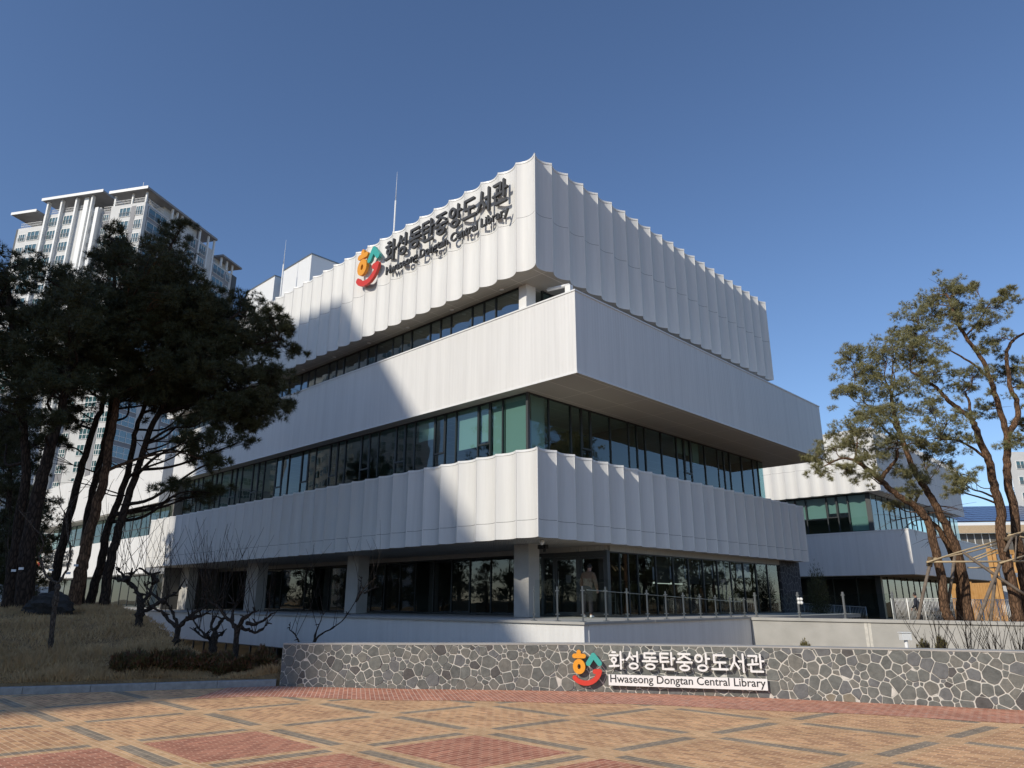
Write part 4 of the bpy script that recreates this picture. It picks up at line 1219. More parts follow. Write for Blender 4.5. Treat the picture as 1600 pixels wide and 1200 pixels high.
R_bays = [(1.2, 5.0, .2, 2.1), (12.5, 2.4, .03, 2.1), (15.9, 2.2, .03, 2.1), (21.6, 4.0, .4, 2.1), (26.2, 1.4, .4, 1.8)]
c_ = 0; rest = MB()
for fl in range(24):
    for face, bays in (('L', L_bays), ('R', R_bays)):
        for a, w, off, h in bays:
            zt_ = WZ - (1.9 if (face == 'L' and a > 24) or (face == 'R' and a > 20) else 0) + (.3 if face == 'L' and 10 < a < 24 else 0)
            z = zt_ - 2.75 - 2.9 * fl
            if z < 1: continue
            if c_ < 96: tw(face, a, w, off, z, h, c_); c_ += 1
            else:
                t, out = (dl, nl) if face == 'L' else (dr, nr_)
                b = (Q(a, off, z) if face == 'L' else Q(off, a, z)) + out * .02
                rest.obox(b, t * w, out * .02, UP * h, 0)
                for s_ in (0, w * .36, w * .68, w - .1): rest.obox(b + t * s_ + out * .021, t * .09, out * .05, UP * h, 1)
                for z_ in (0, h * .42, h - .1): rest.obox(b + out * .021 + UP * z_, t * w, out * .04, UP * .09, 1)
tag(rest.build('window', [M['apt_glass'], M['white']], AT), kind='stuff')
mb = MB(); p = Q(2.2, 1, RZ + .45); mb.tube([p, p + UP * 2.2], .06, 5); p = Q(2.6, 1.3, RZ + .45); mb.tube([p, p + UP * 1.4], .14, 6); mb.build('antenna', M['white'], AT)

# towers standing across the street to the left and behind: they shade the facade and mirror in its glass
y1, y2 = -75.0, -109.8
P1 = (-13.2 + SUN_X * y1, y1); P2 = (3.3 + SUN_X * y2, y2); P3 = (-30.6 + SUN_X * y1, y1); P4 = (P2[0] - 21, y2 - 6)
wins = [(1.5 + 3.6 * k, 2.4, 1.7) for k in range(12)]
quad_tower('apartment_tower', 'apartment tower across the plaza whose long shadow falls on the library', [P4, P2, P1, P3], 0, 16.2 + .58 * 75, {0: wins, 1: wins, 2: wins, 3: wins}, ((P1[0] + P4[0]) / 2, -92, 0))
def rect(cx, cy, w, d, a):
    c, s_ = math.cos(a), math.sin(a)
    return [(cx + x * c - y * s_, cy + x * s_ + y * c) for x, y in ((-w / 2, -d / 2), (w / 2, -d / 2), (w / 2, d / 2), (-w / 2, d / 2))]
quad_tower('apartment_tower', 'pale apartment tower mirrored in the middle of the ribbon window', rect(-118, -72, 30, 16, .25), 0, 58, {1: wins[:4], 2: wins}, (-118, -72, 0))
quad_tower('apartment_tower', 'second pale tower mirrored beside the left end of the ribbon window', rect(-158, -50, 52, 16, .1), 0, 66, {1: wins[:4], 2: wins}, (-160, -48, 0))
quad_tower('apartment_tower', 'third pale tower mirrored at the far left of the ribbon window', rect(-205, -80, 40, 18, .15), 0, 74, {1: wins[:4], 2: wins}, (-205, -80, 0))
RT = at(1586, 760, 130)
wt = [(1.2 + 3.4 * k, 2.2, 1.5) for k in range(6)]
hR = at(1586, 706, 130)[2]
q0 = at(1584, 760, 130)[:2]
a_l = LAT[:2]; s_l = (q0 - CAM[:2]) / np.linalg.norm(q0 - CAM[:2])
quad_tower('apartment_tower', 'bright white apartment block at the right edge behind the pines', [tuple(q0), tuple(q0 + a_l * 24), tuple(q0 + a_l * 24 + s_l * 14), tuple(q0 + s_l * 14)], 0, hR, {0: wt, 3: wt[:3]}, (q0[0], q0[1], 0), n_parts=40)

# ---------------------------------------------------------------- low hall with a solar roof
SH = thing('solar_roof_hall', 'low hall with solar panels on its roof and a tan eave', 'building', at(1560, 880, 95) * [1, 1, 0])
e0, e1 = at(1452, 809, 95), at(1700, 828, 92)
ez = (e0[2] + e1[2]) / 2
e0[2] = e1[2] = ez
t = (e1 - e0); t /= np.linalg.norm(t); bk = np.array([-t[1], t[0], 0])
M['tan_eave'] = noisy('tan_corrugated_eave', (0.42, 0.31, 0.19), (0.50, 0.38, 0.25), 6, .8, .1)
M['louver'] = white_panel('grey_brown_louvre', (0.13, 0.12, 0.105), .6, rib=.6, ribs=.6)
LH = np.linalg.norm(at(1700, 828, 92) - at(1452, 809, 95))
mb = MB(); mb.obox(e0 + UP * -.15, t * LH, bk * .3, UP * .3); mb.build('roof_edge', M['trim'], SH)
mb = MB(); a = e0 - UP * .15 + bk * .1
a = a - bk * .1; mb.obox(a - UP * 1.0, t * LH, bk * .25, UP * .999); mb.build('eave', M['tan_eave'], SH)
mb = MB(); mb.obox(e0 + bk * 1.0 - UP * 3.4, t * LH, bk * .2, UP * 2.3); mb.build('louvre', M['louver'], SH)
mb = MB()
for k in range(int(LH / .9)): mb.obox(e0 + t * k * .9 + bk * .9 - UP * 3.4, t * .07, bk * .1, UP * 2.3)
mb.build('louvre_rail', M['trim'], SH)
mb = MB(); mb.obox(e0 * [1, 1, 0] + bk * 1.2, t * LH, bk * 14, UP * (ez - 3.4)); mb.build('wall', M['apt_white'], SH)
def solar():
    mt = mat('solar_panel', (0.04, 0.05, 0.105), .15, 0, .6)
    return mt
M['solar'] = solar()
mb = MB(); r0 = e0 + UP * .2; r1 = r0 + bk * 14 + UP * 3.6
mb.quad(r0, r0 + t * LH, r1 + t * LH, r1); mb.build('roof', M['apt_white'], SH)
mb = MB()
sl = (r1 - r0) / np.linalg.norm(r1 - r0); nrm = np.cross(t, sl)
for i in range(7):
    for j in range(int(LH / 1.1)):
        a = r0 + sl * (.4 + i * 2.0) + t * (.3 + j * 1.1) + nrm * .12
        mb.obox(a, t * 1.06, sl * 1.72, nrm * .04)
o = mb.build('solar_panel', M['solar'], SH); tag(o, kind='stuff')

# ---------------------------------------------------------------- trees
def add_needles(C_, R_, n_t, n_n, ln, wd, seed, up=.5, flat=.6):
    """tufts of needles through flattened clumps; C_ (k,3), R_ (k)"""
    r = np.random.default_rng(seed)
    k = len(C_); N = k * n_t
    d = r.normal(size=(N, 3)); d /= np.linalg.norm(d, axis=1)[:, None]
    rad = r.random(N) ** .45
    off = d * rad[:, None] * np.array([1, 1, flat])
    R = np.repeat(R_, n_t)
    # lumpy outline
    off *= (0.72 + 0.45 * r.random((k, 1, 1)).repeat(n_t, 1).reshape(N, 1))
    c = np.repeat(C_, n_t, 0) + off * R[:, None]
    ax = off + np.array([0, 0, up]) + r.normal(size=(N, 3)) * .35
    ax /= np.linalg.norm(ax, axis=1)[:, None]
    K = N * n_n
    dn = np.repeat(ax, n_n, 0) * .75 + r.normal(size=(K, 3)) * .55
    dn /= np.linalg.norm(dn, axis=1)[:, None]
    b = np.repeat(c, n_n, 0) + dn * .012
    L = ln * r.uniform(.65, 1.15, K)
    sd = np.cross(dn, r.normal(size=(K, 3))); sd /= np.linalg.norm(sd, axis=1)[:, None]
    V = np.stack([b - sd * wd, b + sd * wd, b + dn * L[:, None]], 1).reshape(-1, 3)
    return V, c
def pine(label, group, d0, trunks, pads, seed, bark_m, needle_m, n_t=60, n_n=13, ln=.13, wd=.006, up=.5, flat=.6, twig=6, spread=1.3, tags=(), lean=0, attach_low=True, dead=0, spr=16):
    r = random.Random(seed)
    def pt(p): return at(p[0], p[1], d0 + (p[2] if len(p) > 2 else 0))
    T = []
    for tr, r0, r1 in trunks:
        P_ = cr([pt(p) for p in tr], 5)
        P_ = [p + np.array([r.uniform(-1, 1), r.uniform(-1, 1), 0]) * .03 for p in P_]
        T.append((P_, np.linspace(r0, r1, len(P_))))
    b0 = T[0][0][0]
    root = thing('pine_tree', label, 'tree', b0, group)
    mb = MB()
    for q, (P_, R_) in enumerate(T):
        P2_ = list(P_); R2 = list(R_)
        if q == 0:
            P2_ = [P_[0] - UP * .35] + P2_; R2 = [R_[0] * 1.35] + R2; R2[1] *= 1.12
        mb.tube(P2_, R2, 10)
    for (x, y) in tags:
        p = pt((x, y)); v = FWD
        mt_ = MB(); q = p - v * .30; mt_.obox(q - LAT * .07 - UP * .035, LAT * .14, v * .02, UP * .07); mt_.build('name_tag', M['white'], root)
    S = [(p, R_[i], i / len(P_)) for P_, R_ in T for i, p in enumerate(P_) if i / len(P_) > .25]
    Cs, Rs = [], []
    for pd in pads:
        x, y, rp = pd[:3]
        do = pd[3] if len(pd) > 3 else r.uniform(-spread, spread)
        c = at(x, y, d0 + do); R = rp * (d0 + do) / 1112.0
        best, bc = None, 1e9
        for p, rr, f in S:
            v = c - p; h = math.hypot(v[0], v[1]); dz = v[2]
            cost = math.hypot(h, dz) + max(0, .25 * h - dz) * 1.2 + (max(0, dz - 2.2 * h) * .3)
            if cost < bc: bc, best = cost, (p, rr)
        p, rr = best
        v = c - p; L = np.linalg.norm(v)
        side = np.cross(v, UP); side /= np.linalg.norm(side) + 1e-6
        m1 = p + v * .35 + side * r.uniform(-.1, .1) * L + UP * r.uniform(-.10, .06) * L
        m2 = p + v * .7 + side * r.uniform(-.12, .12) * L + UP * r.uniform(-.06, .10) * L
        br = cr([p, m1, m2, c], 4)
        ra = min(rr * .55, .016 + .016 * L)
        mb.tube(br, np.linspace(ra, .012, len(br)), 6)
        for k in range(twig):
            q = br[r.randint(len(br) // 2, len(br) - 1)]
            e = c + np.array([r.gauss(0, .55), r.gauss(0, .55), r.gauss(0, .3)]) * R
            mm = (q + e) / 2 + np.array([r.uniform(-.1, .1), r.uniform(-.1, .1), r.uniform(-.05, .12)]) * R
            mb.tube([q, mm, e], [.012, .009, .004], 4, cap=False)
        # a clump is made of several smaller sprays
        nsp = max(6, int(spr * R))
        for k in range(nsp):
            a = np.array([r.gauss(0, .68), r.gauss(0, .68), r.gauss(0, .40)]) * R
            Cs.append(c + a); Rs.append(R * r.uniform(.18, .38) + .05)
    for k in range(dead):
        p, rr, f = r.choice(S)
        a = r.uniform(0, 6.28); L = r.uniform(.8, 2.4); e = p + np.array([math.cos(a), math.sin(a), r.uniform(-.2, .3)]) * L
        m1 = (p + e) / 2 + np.array([r.uniform(-.2, .2), r.uniform(-.2, .2), r.uniform(-.2, .2)])
        mb.tube(cr([p, m1, e], 3), np.linspace(.03, .006, 7), 5)
        for s_ in range(3):
            e2 = e + np.array([r.uniform(-.6, .6), r.uniform(-.6, .6), r.uniform(-.5, .3)]); mb.tube([m1, (m1 + e2) / 2 + UP * .08, e2], [.012, .008, .004], 4)
    mb.build('trunk', M[bark_m], root)
    V, c = add_needles(np.array(Cs), np.array(Rs), n_t, n_n, ln, wd, seed, up, flat)
    raw_mesh('crown', V, np.arange(len(V)).reshape(-1, 3), M[needle_m], root)
    return root

RG = 'red pines on the terrace at right'
RK = dict(bark_m='bark_red', needle_m='needle', n_t=15, n_n=17, ln=.16, wd=.007, up=.5, flat=.75, twig=11, spr=25)
pine('leaning red pine with a long low branch towards the library', RG, 30,
     [([(1484, 970), (1477, 950), (1466, 876), (1453, 824), (1446, 808), (1432, 792), (1403, 774), (1379, 753), (1361, 737), (1337, 719)], .20, .085),
      ([(1337, 719), (1318, 716), (1300, 722), (1282, 732)], .06, .02), ([(1377, 748), (1388, 733), (1400, 719), (1404, 700)], .10, .04),
      ([(1337, 719), (1338, 700), (1340, 680)], .05, .02)],
     [(1275, 712, 17), (1300, 700, 24), (1320, 690, 22), (1338, 672, 26), (1290, 738, 16), (1352, 745, 20), (1350, 712, 22), (1385, 700, 26), (1372, 660, 30), (1404, 690, 22), (1410, 735, 16), (1330, 735, 14)], 11, **RK)
pine('red pine with a smooth curving trunk and a broad flat crown', RG, 31,
     [([(1514, 972), (1505, 902), (1495, 858), (1471, 808), (1458, 782), (1440, 755), (1424, 724), (1408, 679), (1396, 640), (1392, 610)], .21, .07), ([(1408, 679), (1385, 650), (1350, 630)], .07, .03)],
     [(1350, 605, 30), (1320, 612, 18), (1322, 556, 20), (1345, 568, 26), (1372, 560, 30), (1392, 600, 34), (1400, 560, 30), (1345, 652, 28), (1385, 640, 28), (1425, 600, 30), (1420, 640, 26), (1440, 690, 20), (1362, 585, 24), (1400, 535, 26)], 12, **RK)
pine('slender red pine with broken stubs half hidden behind the curving one', RG, 31.5,
     [([(1500, 972), (1500, 929), (1495, 892), (1480, 850), (1461, 821), (1440, 806), (1428, 790), (1418, 770)], .16, .06), ([(1428, 790), (1436, 772), (1444, 765)], .06, .04)],
     [(1420, 770, 18), (1440, 745, 18), (1452, 705, 22), (1475, 715, 20), (1400, 790, 10)], 13, dead=6, **RK)
pine('tall red pine forking low with limbs reaching over the annex', RG, 29.5,
     [([(1592, 972), (1579, 902), (1566, 850), (1563, 797), (1553, 758), (1545, 719), (1532, 692), (1522, 662), (1513, 650), (1492, 634), (1474, 618), (1458, 602), (1424, 581)], .22, .05),
      ([(1545, 719), (1520, 700), (1495, 688), (1470, 686)], .06, .03), ([(1518, 656), (1514, 630), (1508, 612)], .07, .04), ([(1566, 780), (1550, 760), (1548, 750)], .05, .02)],
     [(1440, 560, 32), (1468, 580, 30), (1425, 540, 28), (1450, 640, 26), (1480, 660, 26), (1505, 690, 22), (1462, 685, 20), (1495, 740, 18), (1488, 765, 13), (1510, 600, 24), (1500, 752, 15), (1520, 590, 20)], 14, **RK)
pine('tallest red pine at the picture edge with a twisting orange trunk', RG, 30.5,
     [([(1606, 972), (1600, 905), (1590, 850), (1584, 797), (1574, 745), (1574, 702), (1572, 676), (1558, 628), (1547, 592), (1532, 557), (1508, 526), (1492, 492), (1480, 460)], .21, .05),
      ([(1574, 680), (1590, 652), (1588, 625), (1579, 607), (1574, 570), (1574, 547), (1585, 530), (1600, 521)], .13, .05), ([(1547, 592), (1515, 565), (1480, 545), (1450, 530)], .06, .02),
      ([(1508, 526), (1530, 500), (1545, 475)], .04, .02)],
     [(1482, 450, 26), (1462, 462, 22), (1447, 478, 24), (1500, 455, 18), (1520, 448, 10), (1500, 480, 24), (1470, 495, 30), (1430, 500, 26), (1500, 505, 24), (1440, 525, 28), (1545, 480, 18), (1568, 470, 16), (1570, 455, 9), (1545, 505, 20), (1560, 530, 18), (1530, 545, 18), (1590, 575, 22), (1570, 585, 18), (1600, 600, 24), (1540, 640, 22), (1585, 690, 20), (1600, 660, 16), (1415, 515, 18)], 15, **RK)

LG = 'dark pines on the mound at left'
def scatter(x0, x1, y0, y1, n, rp, seed, top=None, bot=None):
    r = random.Random(seed); out = []
    while len(out) < n:
        x, y = r.uniform(x0, x1), r.uniform(y0, y1)
        if top and y < np.interp(x, [p[0] for p in top], [p[1] for p in top]) + rp * .5: continue
        out.append((x, y, r.uniform(.75, 1.2) * rp))
    return out
TOP = [(-60, 360), (0, 385), (20, 405), (50, 392), (95, 415), (120, 415), (150, 405), (165, 375), (180, 360), (200, 385), (215, 385), (235, 400), (262, 362), (285, 358), (292, 410), (300, 440), (330, 445), (345, 480), (362, 480), (380, 470), (425, 485), (440, 500), (470, 520)]
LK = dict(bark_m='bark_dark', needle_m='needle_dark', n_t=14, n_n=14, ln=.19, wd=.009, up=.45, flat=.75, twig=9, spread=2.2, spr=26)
sc_ = lambda *a: scatter(*a, top=TOP)
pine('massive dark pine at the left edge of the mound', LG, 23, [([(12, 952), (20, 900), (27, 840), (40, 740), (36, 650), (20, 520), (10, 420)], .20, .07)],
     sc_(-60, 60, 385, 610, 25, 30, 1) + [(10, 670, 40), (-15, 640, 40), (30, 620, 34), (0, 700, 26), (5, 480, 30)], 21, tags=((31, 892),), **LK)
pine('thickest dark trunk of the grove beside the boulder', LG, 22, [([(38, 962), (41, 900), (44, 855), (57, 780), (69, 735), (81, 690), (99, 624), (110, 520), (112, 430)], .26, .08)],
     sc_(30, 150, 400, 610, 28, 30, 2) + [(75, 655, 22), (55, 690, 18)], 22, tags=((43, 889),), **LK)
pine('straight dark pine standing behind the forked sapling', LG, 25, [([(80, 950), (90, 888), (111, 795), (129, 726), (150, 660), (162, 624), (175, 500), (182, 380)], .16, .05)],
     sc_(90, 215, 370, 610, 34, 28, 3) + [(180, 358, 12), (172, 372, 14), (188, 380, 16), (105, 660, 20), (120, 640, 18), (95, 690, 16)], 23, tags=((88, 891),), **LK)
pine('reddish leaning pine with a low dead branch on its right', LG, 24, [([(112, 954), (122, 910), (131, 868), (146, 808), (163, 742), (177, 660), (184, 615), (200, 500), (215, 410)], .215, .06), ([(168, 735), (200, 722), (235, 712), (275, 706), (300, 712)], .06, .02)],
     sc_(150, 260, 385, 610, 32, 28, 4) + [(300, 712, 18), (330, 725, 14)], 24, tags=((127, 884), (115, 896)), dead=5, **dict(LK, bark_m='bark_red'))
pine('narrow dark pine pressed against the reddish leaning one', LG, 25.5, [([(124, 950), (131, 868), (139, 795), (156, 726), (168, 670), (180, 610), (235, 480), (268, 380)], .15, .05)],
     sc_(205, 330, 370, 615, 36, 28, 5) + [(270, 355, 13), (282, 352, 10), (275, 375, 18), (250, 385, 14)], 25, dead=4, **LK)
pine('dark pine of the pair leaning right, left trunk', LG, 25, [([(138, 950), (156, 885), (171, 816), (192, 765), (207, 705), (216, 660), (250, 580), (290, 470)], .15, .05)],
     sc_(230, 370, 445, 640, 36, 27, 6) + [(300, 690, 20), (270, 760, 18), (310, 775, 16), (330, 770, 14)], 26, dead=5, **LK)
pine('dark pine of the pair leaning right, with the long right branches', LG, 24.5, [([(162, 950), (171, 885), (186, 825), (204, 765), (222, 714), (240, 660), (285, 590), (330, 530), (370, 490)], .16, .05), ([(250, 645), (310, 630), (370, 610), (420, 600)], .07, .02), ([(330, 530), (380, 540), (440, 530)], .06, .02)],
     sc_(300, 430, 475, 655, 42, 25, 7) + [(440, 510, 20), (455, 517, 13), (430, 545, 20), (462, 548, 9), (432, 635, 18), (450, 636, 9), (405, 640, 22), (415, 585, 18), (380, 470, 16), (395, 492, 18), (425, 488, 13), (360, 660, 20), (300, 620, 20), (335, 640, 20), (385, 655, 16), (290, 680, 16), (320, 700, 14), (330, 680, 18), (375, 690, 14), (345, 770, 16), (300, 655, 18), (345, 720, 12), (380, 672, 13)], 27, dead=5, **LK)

BK = dict(bark_m='bark_dark', needle_m='needle_dark', n_t=14, n_n=11, ln=.24, wd=.014, up=.45, flat=.8, twig=4, spread=1.5, spr=18)
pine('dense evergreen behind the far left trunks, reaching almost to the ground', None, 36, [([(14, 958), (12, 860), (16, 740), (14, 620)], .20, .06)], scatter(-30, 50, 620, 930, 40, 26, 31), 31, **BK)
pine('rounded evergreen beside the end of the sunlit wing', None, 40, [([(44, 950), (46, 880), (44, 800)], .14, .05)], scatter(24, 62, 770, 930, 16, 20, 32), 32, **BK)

# pruned fruit trees and the forked sapling
def bare_tree(label, d0, polys, whips, seed, r0=.11, bark_m='bark_grey', group='pruned bare trees in front of the library', whip_len=(60, 130), name='bare_tree', cat='tree'):
    r = random.Random(seed); r0 = r0 * .84
    mb = MB(); ends = []
    base = at(*polys[0][0], d0)
    root = thing(name, label, cat, base, group)
    for q, poly in enumerate(polys):
        zo = 0 if q == 0 else None
        pts = []
        do = r.uniform(-.7, .7)
        for i, p in enumerate(poly): pts.append(at(p[0], p[1], d0 + (0 if q == 0 else do * i / max(1, len(poly) - 1))))
        if q == 0: pts = [pts[0] - UP * .5] + pts
        P_ = cr(pts, 4)
        P_ = [p + np.array([r.uniform(-1, 1), r.uniform(-1, 1), r.uniform(-1, 1)]) * r0 * .22 for p in P_[:-1]] + [P_[-1]] if q else P_
        ra = np.linspace(r0 * (1.15 if q == 0 else .60), r0 * (.85 if q == 0 else .14), len(P_)) * np.array([r.choice([.85, .95, 1.05, 1.4]) for _ in P_])
        mb.tube(P_, ra, 8)
        if q:
            for s_ in range(3):
                p = P_[r.randint(len(P_) // 3, len(P_) - 1)]; e = p + np.array([r.uniform(-1, 1), r.uniform(-1, 1), r.uniform(-.2, 1.2)]) * r0 * r.uniform(1.2, 3)
                mb.tube([p, (p + e) / 2 + UP * .01, e], [r0 * .3, r0 * .22, r0 * .14], 5)
        if q: ends += [(p, i / len(P_)) for i, p in enumerate(P_) if i > len(P_) * .35]
    mb.build('trunk', M[bark_m], root)
    mb = MB()
    for k in range(int(whips * .55)):
        p, f = r.choice(ends)
        L = r.uniform(*whip_len) * d0 / 1112.
        a = r.uniform(0, 6.28); sp = r.uniform(.05, .75)
        e = p + np.array([math.cos(a) * sp, math.sin(a) * sp, 1]) * L
        m_ = (p + e) / 2 + np.array([r.uniform(-.06, .06), r.uniform(-.06, .06), -.02]) * L
        P_ = cr([p, m_, e], 3)
        mb.tube(P_, np.linspace(.0075, .0025, len(P_)), 4)
        for s_ in range(r.randint(0, 2)):
            q = P_[r.randint(2, len(P_) - 2)]; a = r.uniform(0, 6.28)
            e2 = q + np.array([math.cos(a) * .5, math.sin(a) * .5, 1]) * L * r.uniform(.15, .4)
            mb.tube([q, e2], [.005, .0025], 4)
    mb.build('twig', M[bark_m], root)
    return root
S8 = lambda pts: [(180 + x / 5.714, 860 + y / 5.714) for x, y in pts]
bare_tree('pruned bare tree highest on the mound with knotted crooked arms', 18.2, [S8([(205, 710), (215, 600), (228, 500), (218, 410)]), S8([(222, 420), (160, 320), (95, 262), (40, 180), (15, 170)]), S8([(100, 265), (30, 270), (-10, 240)]), S8([(225, 470), (280, 420), (335, 320), (372, 280)]), S8([(235, 560), (330, 500), (430, 430), (520, 395), (590, 335)]), S8([(95, 262), (150, 220), (205, 165)]), S8([(372, 285), (330, 220), (215, 160)])], 46, 41, r0=.115)
bare_tree('pruned bare tree with a clean trunk and wide fork on the mound slope', 16.6, [S8([(540, 868), (548, 790), (562, 690)]), S8([(562, 695), (470, 610), (410, 545), (350, 515), (265, 505)]), S8([(562, 690), (530, 600), (490, 520), (445, 465)]), S8([(568, 690), (640, 610), (740, 540), (815, 480), (780, 410)]), S8([(640, 610), (760, 580), (860, 530)]), S8([(445, 465), (350, 400), (265, 315)])], 48, 42, r0=.095)
bare_tree('smallest pruned bare tree with twin low stems behind the hedge', 17.2, [S8([(870, 900), (885, 800), (892, 715)]), S8([(845, 890), (850, 790), (800, 780), (740, 735), (700, 690)]), S8([(892, 720), (860, 690), (868, 600), (872, 540)]), S8([(892, 715), (950, 630), (1000, 600)]), S8([(900, 760), (945, 750), (970, 725)]), S8([(830, 770), (790, 740), (700, 630)])], 34, 43, r0=.085)
bare_tree('pruned bare tree at the end of the hedge beside the stone wall', 15.8, [S8([(1068, 960), (1080, 800), (1092, 690)]), S8([(1085, 690), (1010, 610), (900, 495), (820, 440), (765, 430)]), S8([(1095, 690), (1160, 600), (1240, 550), (1280, 530)]), S8([(1120, 690), (1190, 710), (1245, 735), (1330, 690), (1362, 648)]), S8([(1180, 650), (1260, 660), (1340, 610), (1420, 560)]), S8([(1040, 640), (1045, 560), (1080, 470)])], 48, 44, r0=.085)
S6 = lambda pts: [(400 + x / 3.333, 840 + y / 3.333) for x, y in pts]
bare_tree('bare tree rising behind the left end of the stone wall', 17.0, [S6([(262, 650), (268, 610), (285, 560)]), S6([(285, 565), (330, 510), (400, 470), (460, 420), (520, 330), (600, 240)]), S6([(270, 600), (225, 545), (205, 505), (178, 480), (180, 440)]), S6([(520, 335), (560, 270), (630, 205)]), S6([(300, 550), (320, 470), (350, 400)]), S6([(520, 330), (545, 260), (550, 200)]), S6([(560, 290), (600, 270), (640, 255)])], 22, 45, r0=.05, whip_len=(40, 110))
S7 = lambda pts: [(x / 6.667, 860 + y / 6.667) for x, y in pts]
bare_tree('pale forked sapling with two upright stems in front of the pines', 15.4, [S7([(518, 1070), (535, 900), (560, 650), (590, 450), (605, 350)]), S7([(600, 350), (540, 310), (470, 250), (430, 130), (405, 50), (440, -20), (445, -120), (330, -260), (200, -420)]), S7([(608, 350), (650, 280), (700, 200), (725, 80), (730, -40), (700, -160), (690, -330), (620, -480)])], 16, 46, r0=.062, bark_m='bark_pale', group=None, whip_len=(30, 90))
bare_tree('pale many stemmed bare shrub at the far left behind the pines', 27, [[(3, 955), (8, 920), (16, 890), (20, 860)], [(8, 930), (20, 890), (26, 850)], [(6, 930), (10, 880), (8, 840)], [(18, 880), (12, 850), (16, 820)]], 30, 47, r0=.06, bark_m='bark_pale', group=None, whip_len=(30, 60), name='bare_shrub', cat='shrub')

# boulder on the mound
r_ = np.random.default_rng(3)
bc = at(78, 948, 20.5)
Vb, Fb = [], []
nu_, nv_ = 28, 14
for j in range(nv_ + 1):
    for i in range(nu_):
        th, ph = 2 * math.pi * i / nu_, math.pi * j / nv_
        p = np.array([math.sin(ph) * math.cos(th), math.sin(ph) * math.sin(th), math.cos(ph)])
        k = 1 + .16 * math.sin(3.1 * p[0] + 2 * p[2]) + .12 * math.sin(5 * p[1] + 3 * p[0]) + .07 * math.sin(11 * p[2] + 7 * p[1])
        Vb.append(bc + (LAT * p[0] * .60 + FWD * p[1] * .5 + UP * p[2] * .36) * k)
for j in range(nv_):
    for i in range(nu_): Fb.append((j * nu_ + i, (j + 1) * nu_ + i, (j + 1) * nu_ + (i + 1) % nu_, j * nu_ + (i + 1) % nu_))
mb = MB(); mb.add(Vb, Fb, 0, False); tag(mb.build('boulder', M['boulder']), 'dark rounded boulder half sunk in the mound between the trunks', 'boulder')

# hedge in front of the mound, shrub by shrub; small conifers behind the wall
def leafy(name, label, cat, c, rx, rz, n, seed, mt, group=None, ln=.05, upright=.8):
    r = np.random.default_rng(seed)
    root = thing(name, label, cat, c, group)
    mb = MB(); rr = random.Random(seed); tips = []
    for k in range(16):
        a = rr.uniform(0, 6.28); e = c + np.array([math.cos(a) * rx * rr.uniform(.1, .9), math.sin(a) * rx * rr.uniform(.1, .8), rz * rr.uniform(.6, 1.15)])
        m_ = c + (e - c) * .5 + np.array([rr.uniform(-.04, .04), rr.uniform(-.04, .04), .03]); mb.tube([c - UP * .05, m_, e], [.009, .006, .003], 4); tips.append(e)
    mb.build('stem', M['bark_grey'], root)
    d = r.normal(size=(n, 3)); d /= np.linalg.norm(d, axis=1)[:, None]
    p = d * (r.random(n) ** .5)[:, None] * np.array([rx, rx * .8, rz * .55]) + c + UP * rz * .5
    p += np.sin(p[:, [1, 2, 0]] * 11 + seed) * .06; p[:, 2] += np.maximum(0, np.sin(p[:, 0] * 23 + seed) * np.sin(p[:, 1] * 19)) * rz * .28
    ax = d * .5 + np.array([0, 0, upright]) + r.normal(size=(n, 3)) * .35; ax /= np.linalg.norm(ax, axis=1)[:, None]
    sd = np.cross(ax, r.normal(size=(n, 3))); sd /= np.linalg.norm(sd, axis=1)[:, None]
    L = ln * r.uniform(.7, 1.5, n)[:, None]
    V = np.stack([p - sd * .012, p + sd * .012, p + ax * L], 1).reshape(-1, 3)
    raw_mesh('foliage', V, np.arange(3 * n).reshape(-1, 3), mt, root)
hx = [205, 238, 268, 300, 331, 360, 388, 424]
wd_ = ['leftmost and lowest bush of the hedge, farthest from the stone wall', 'second bush from the left in the bronze hedge', 'third bush from the left in the bronze hedge, below the wide forked bare tree', 'fourth bush from the left, middle of the bronze hedge', 'fifth bush from the left in the bronze hedge, below the twin stemmed tree', 'sixth bush from the left, at the foot of the end bare tree', 'seventh bush from the left in the bronze hedge', 'separate bush touching the end of the stone wall']
for k, x in enumerate(hx):
    l = (x - 800) / 1162 * 14.9
    d = np.interp(l, KL, KD) + .62
    l = (x - 800) / 1162 * d
    c = ldz(l, d, float(height(l, d)) - .02)
    leafy('hedge_shrub', wd_[k], 'shrub', c, .31 if k < 7 else .24, (.26, .31, .28, .33, .28, .32, .29, .38)[k], 3000, 60 + k, M['shrub'], 'bronze leaved shrubs along the mound edge', .07)
for k, (x, y, d, lb) in enumerate([(1257, 1012, 16.5, 'small golden conifer left of the white box behind the stone wall'), (1450, 1014, 15.0, 'small golden conifer right of the white box behind the stone wall'), (1474, 1014, 15.2, 'last small golden conifer in front of the bare stems'), (1432, 1012, 15.2, 'small golden conifer touching the white box')]):
    c = at(x, y, d); c[2] = .27
    leafy('small_conifer', lb, 'shrub', c, (.12, .10, .10, .08)[k], (.46, .56, .56, .44)[k], 900, 80 + k, M['conifer'], 'small conifers behind the stone wall', .06, 1.2)
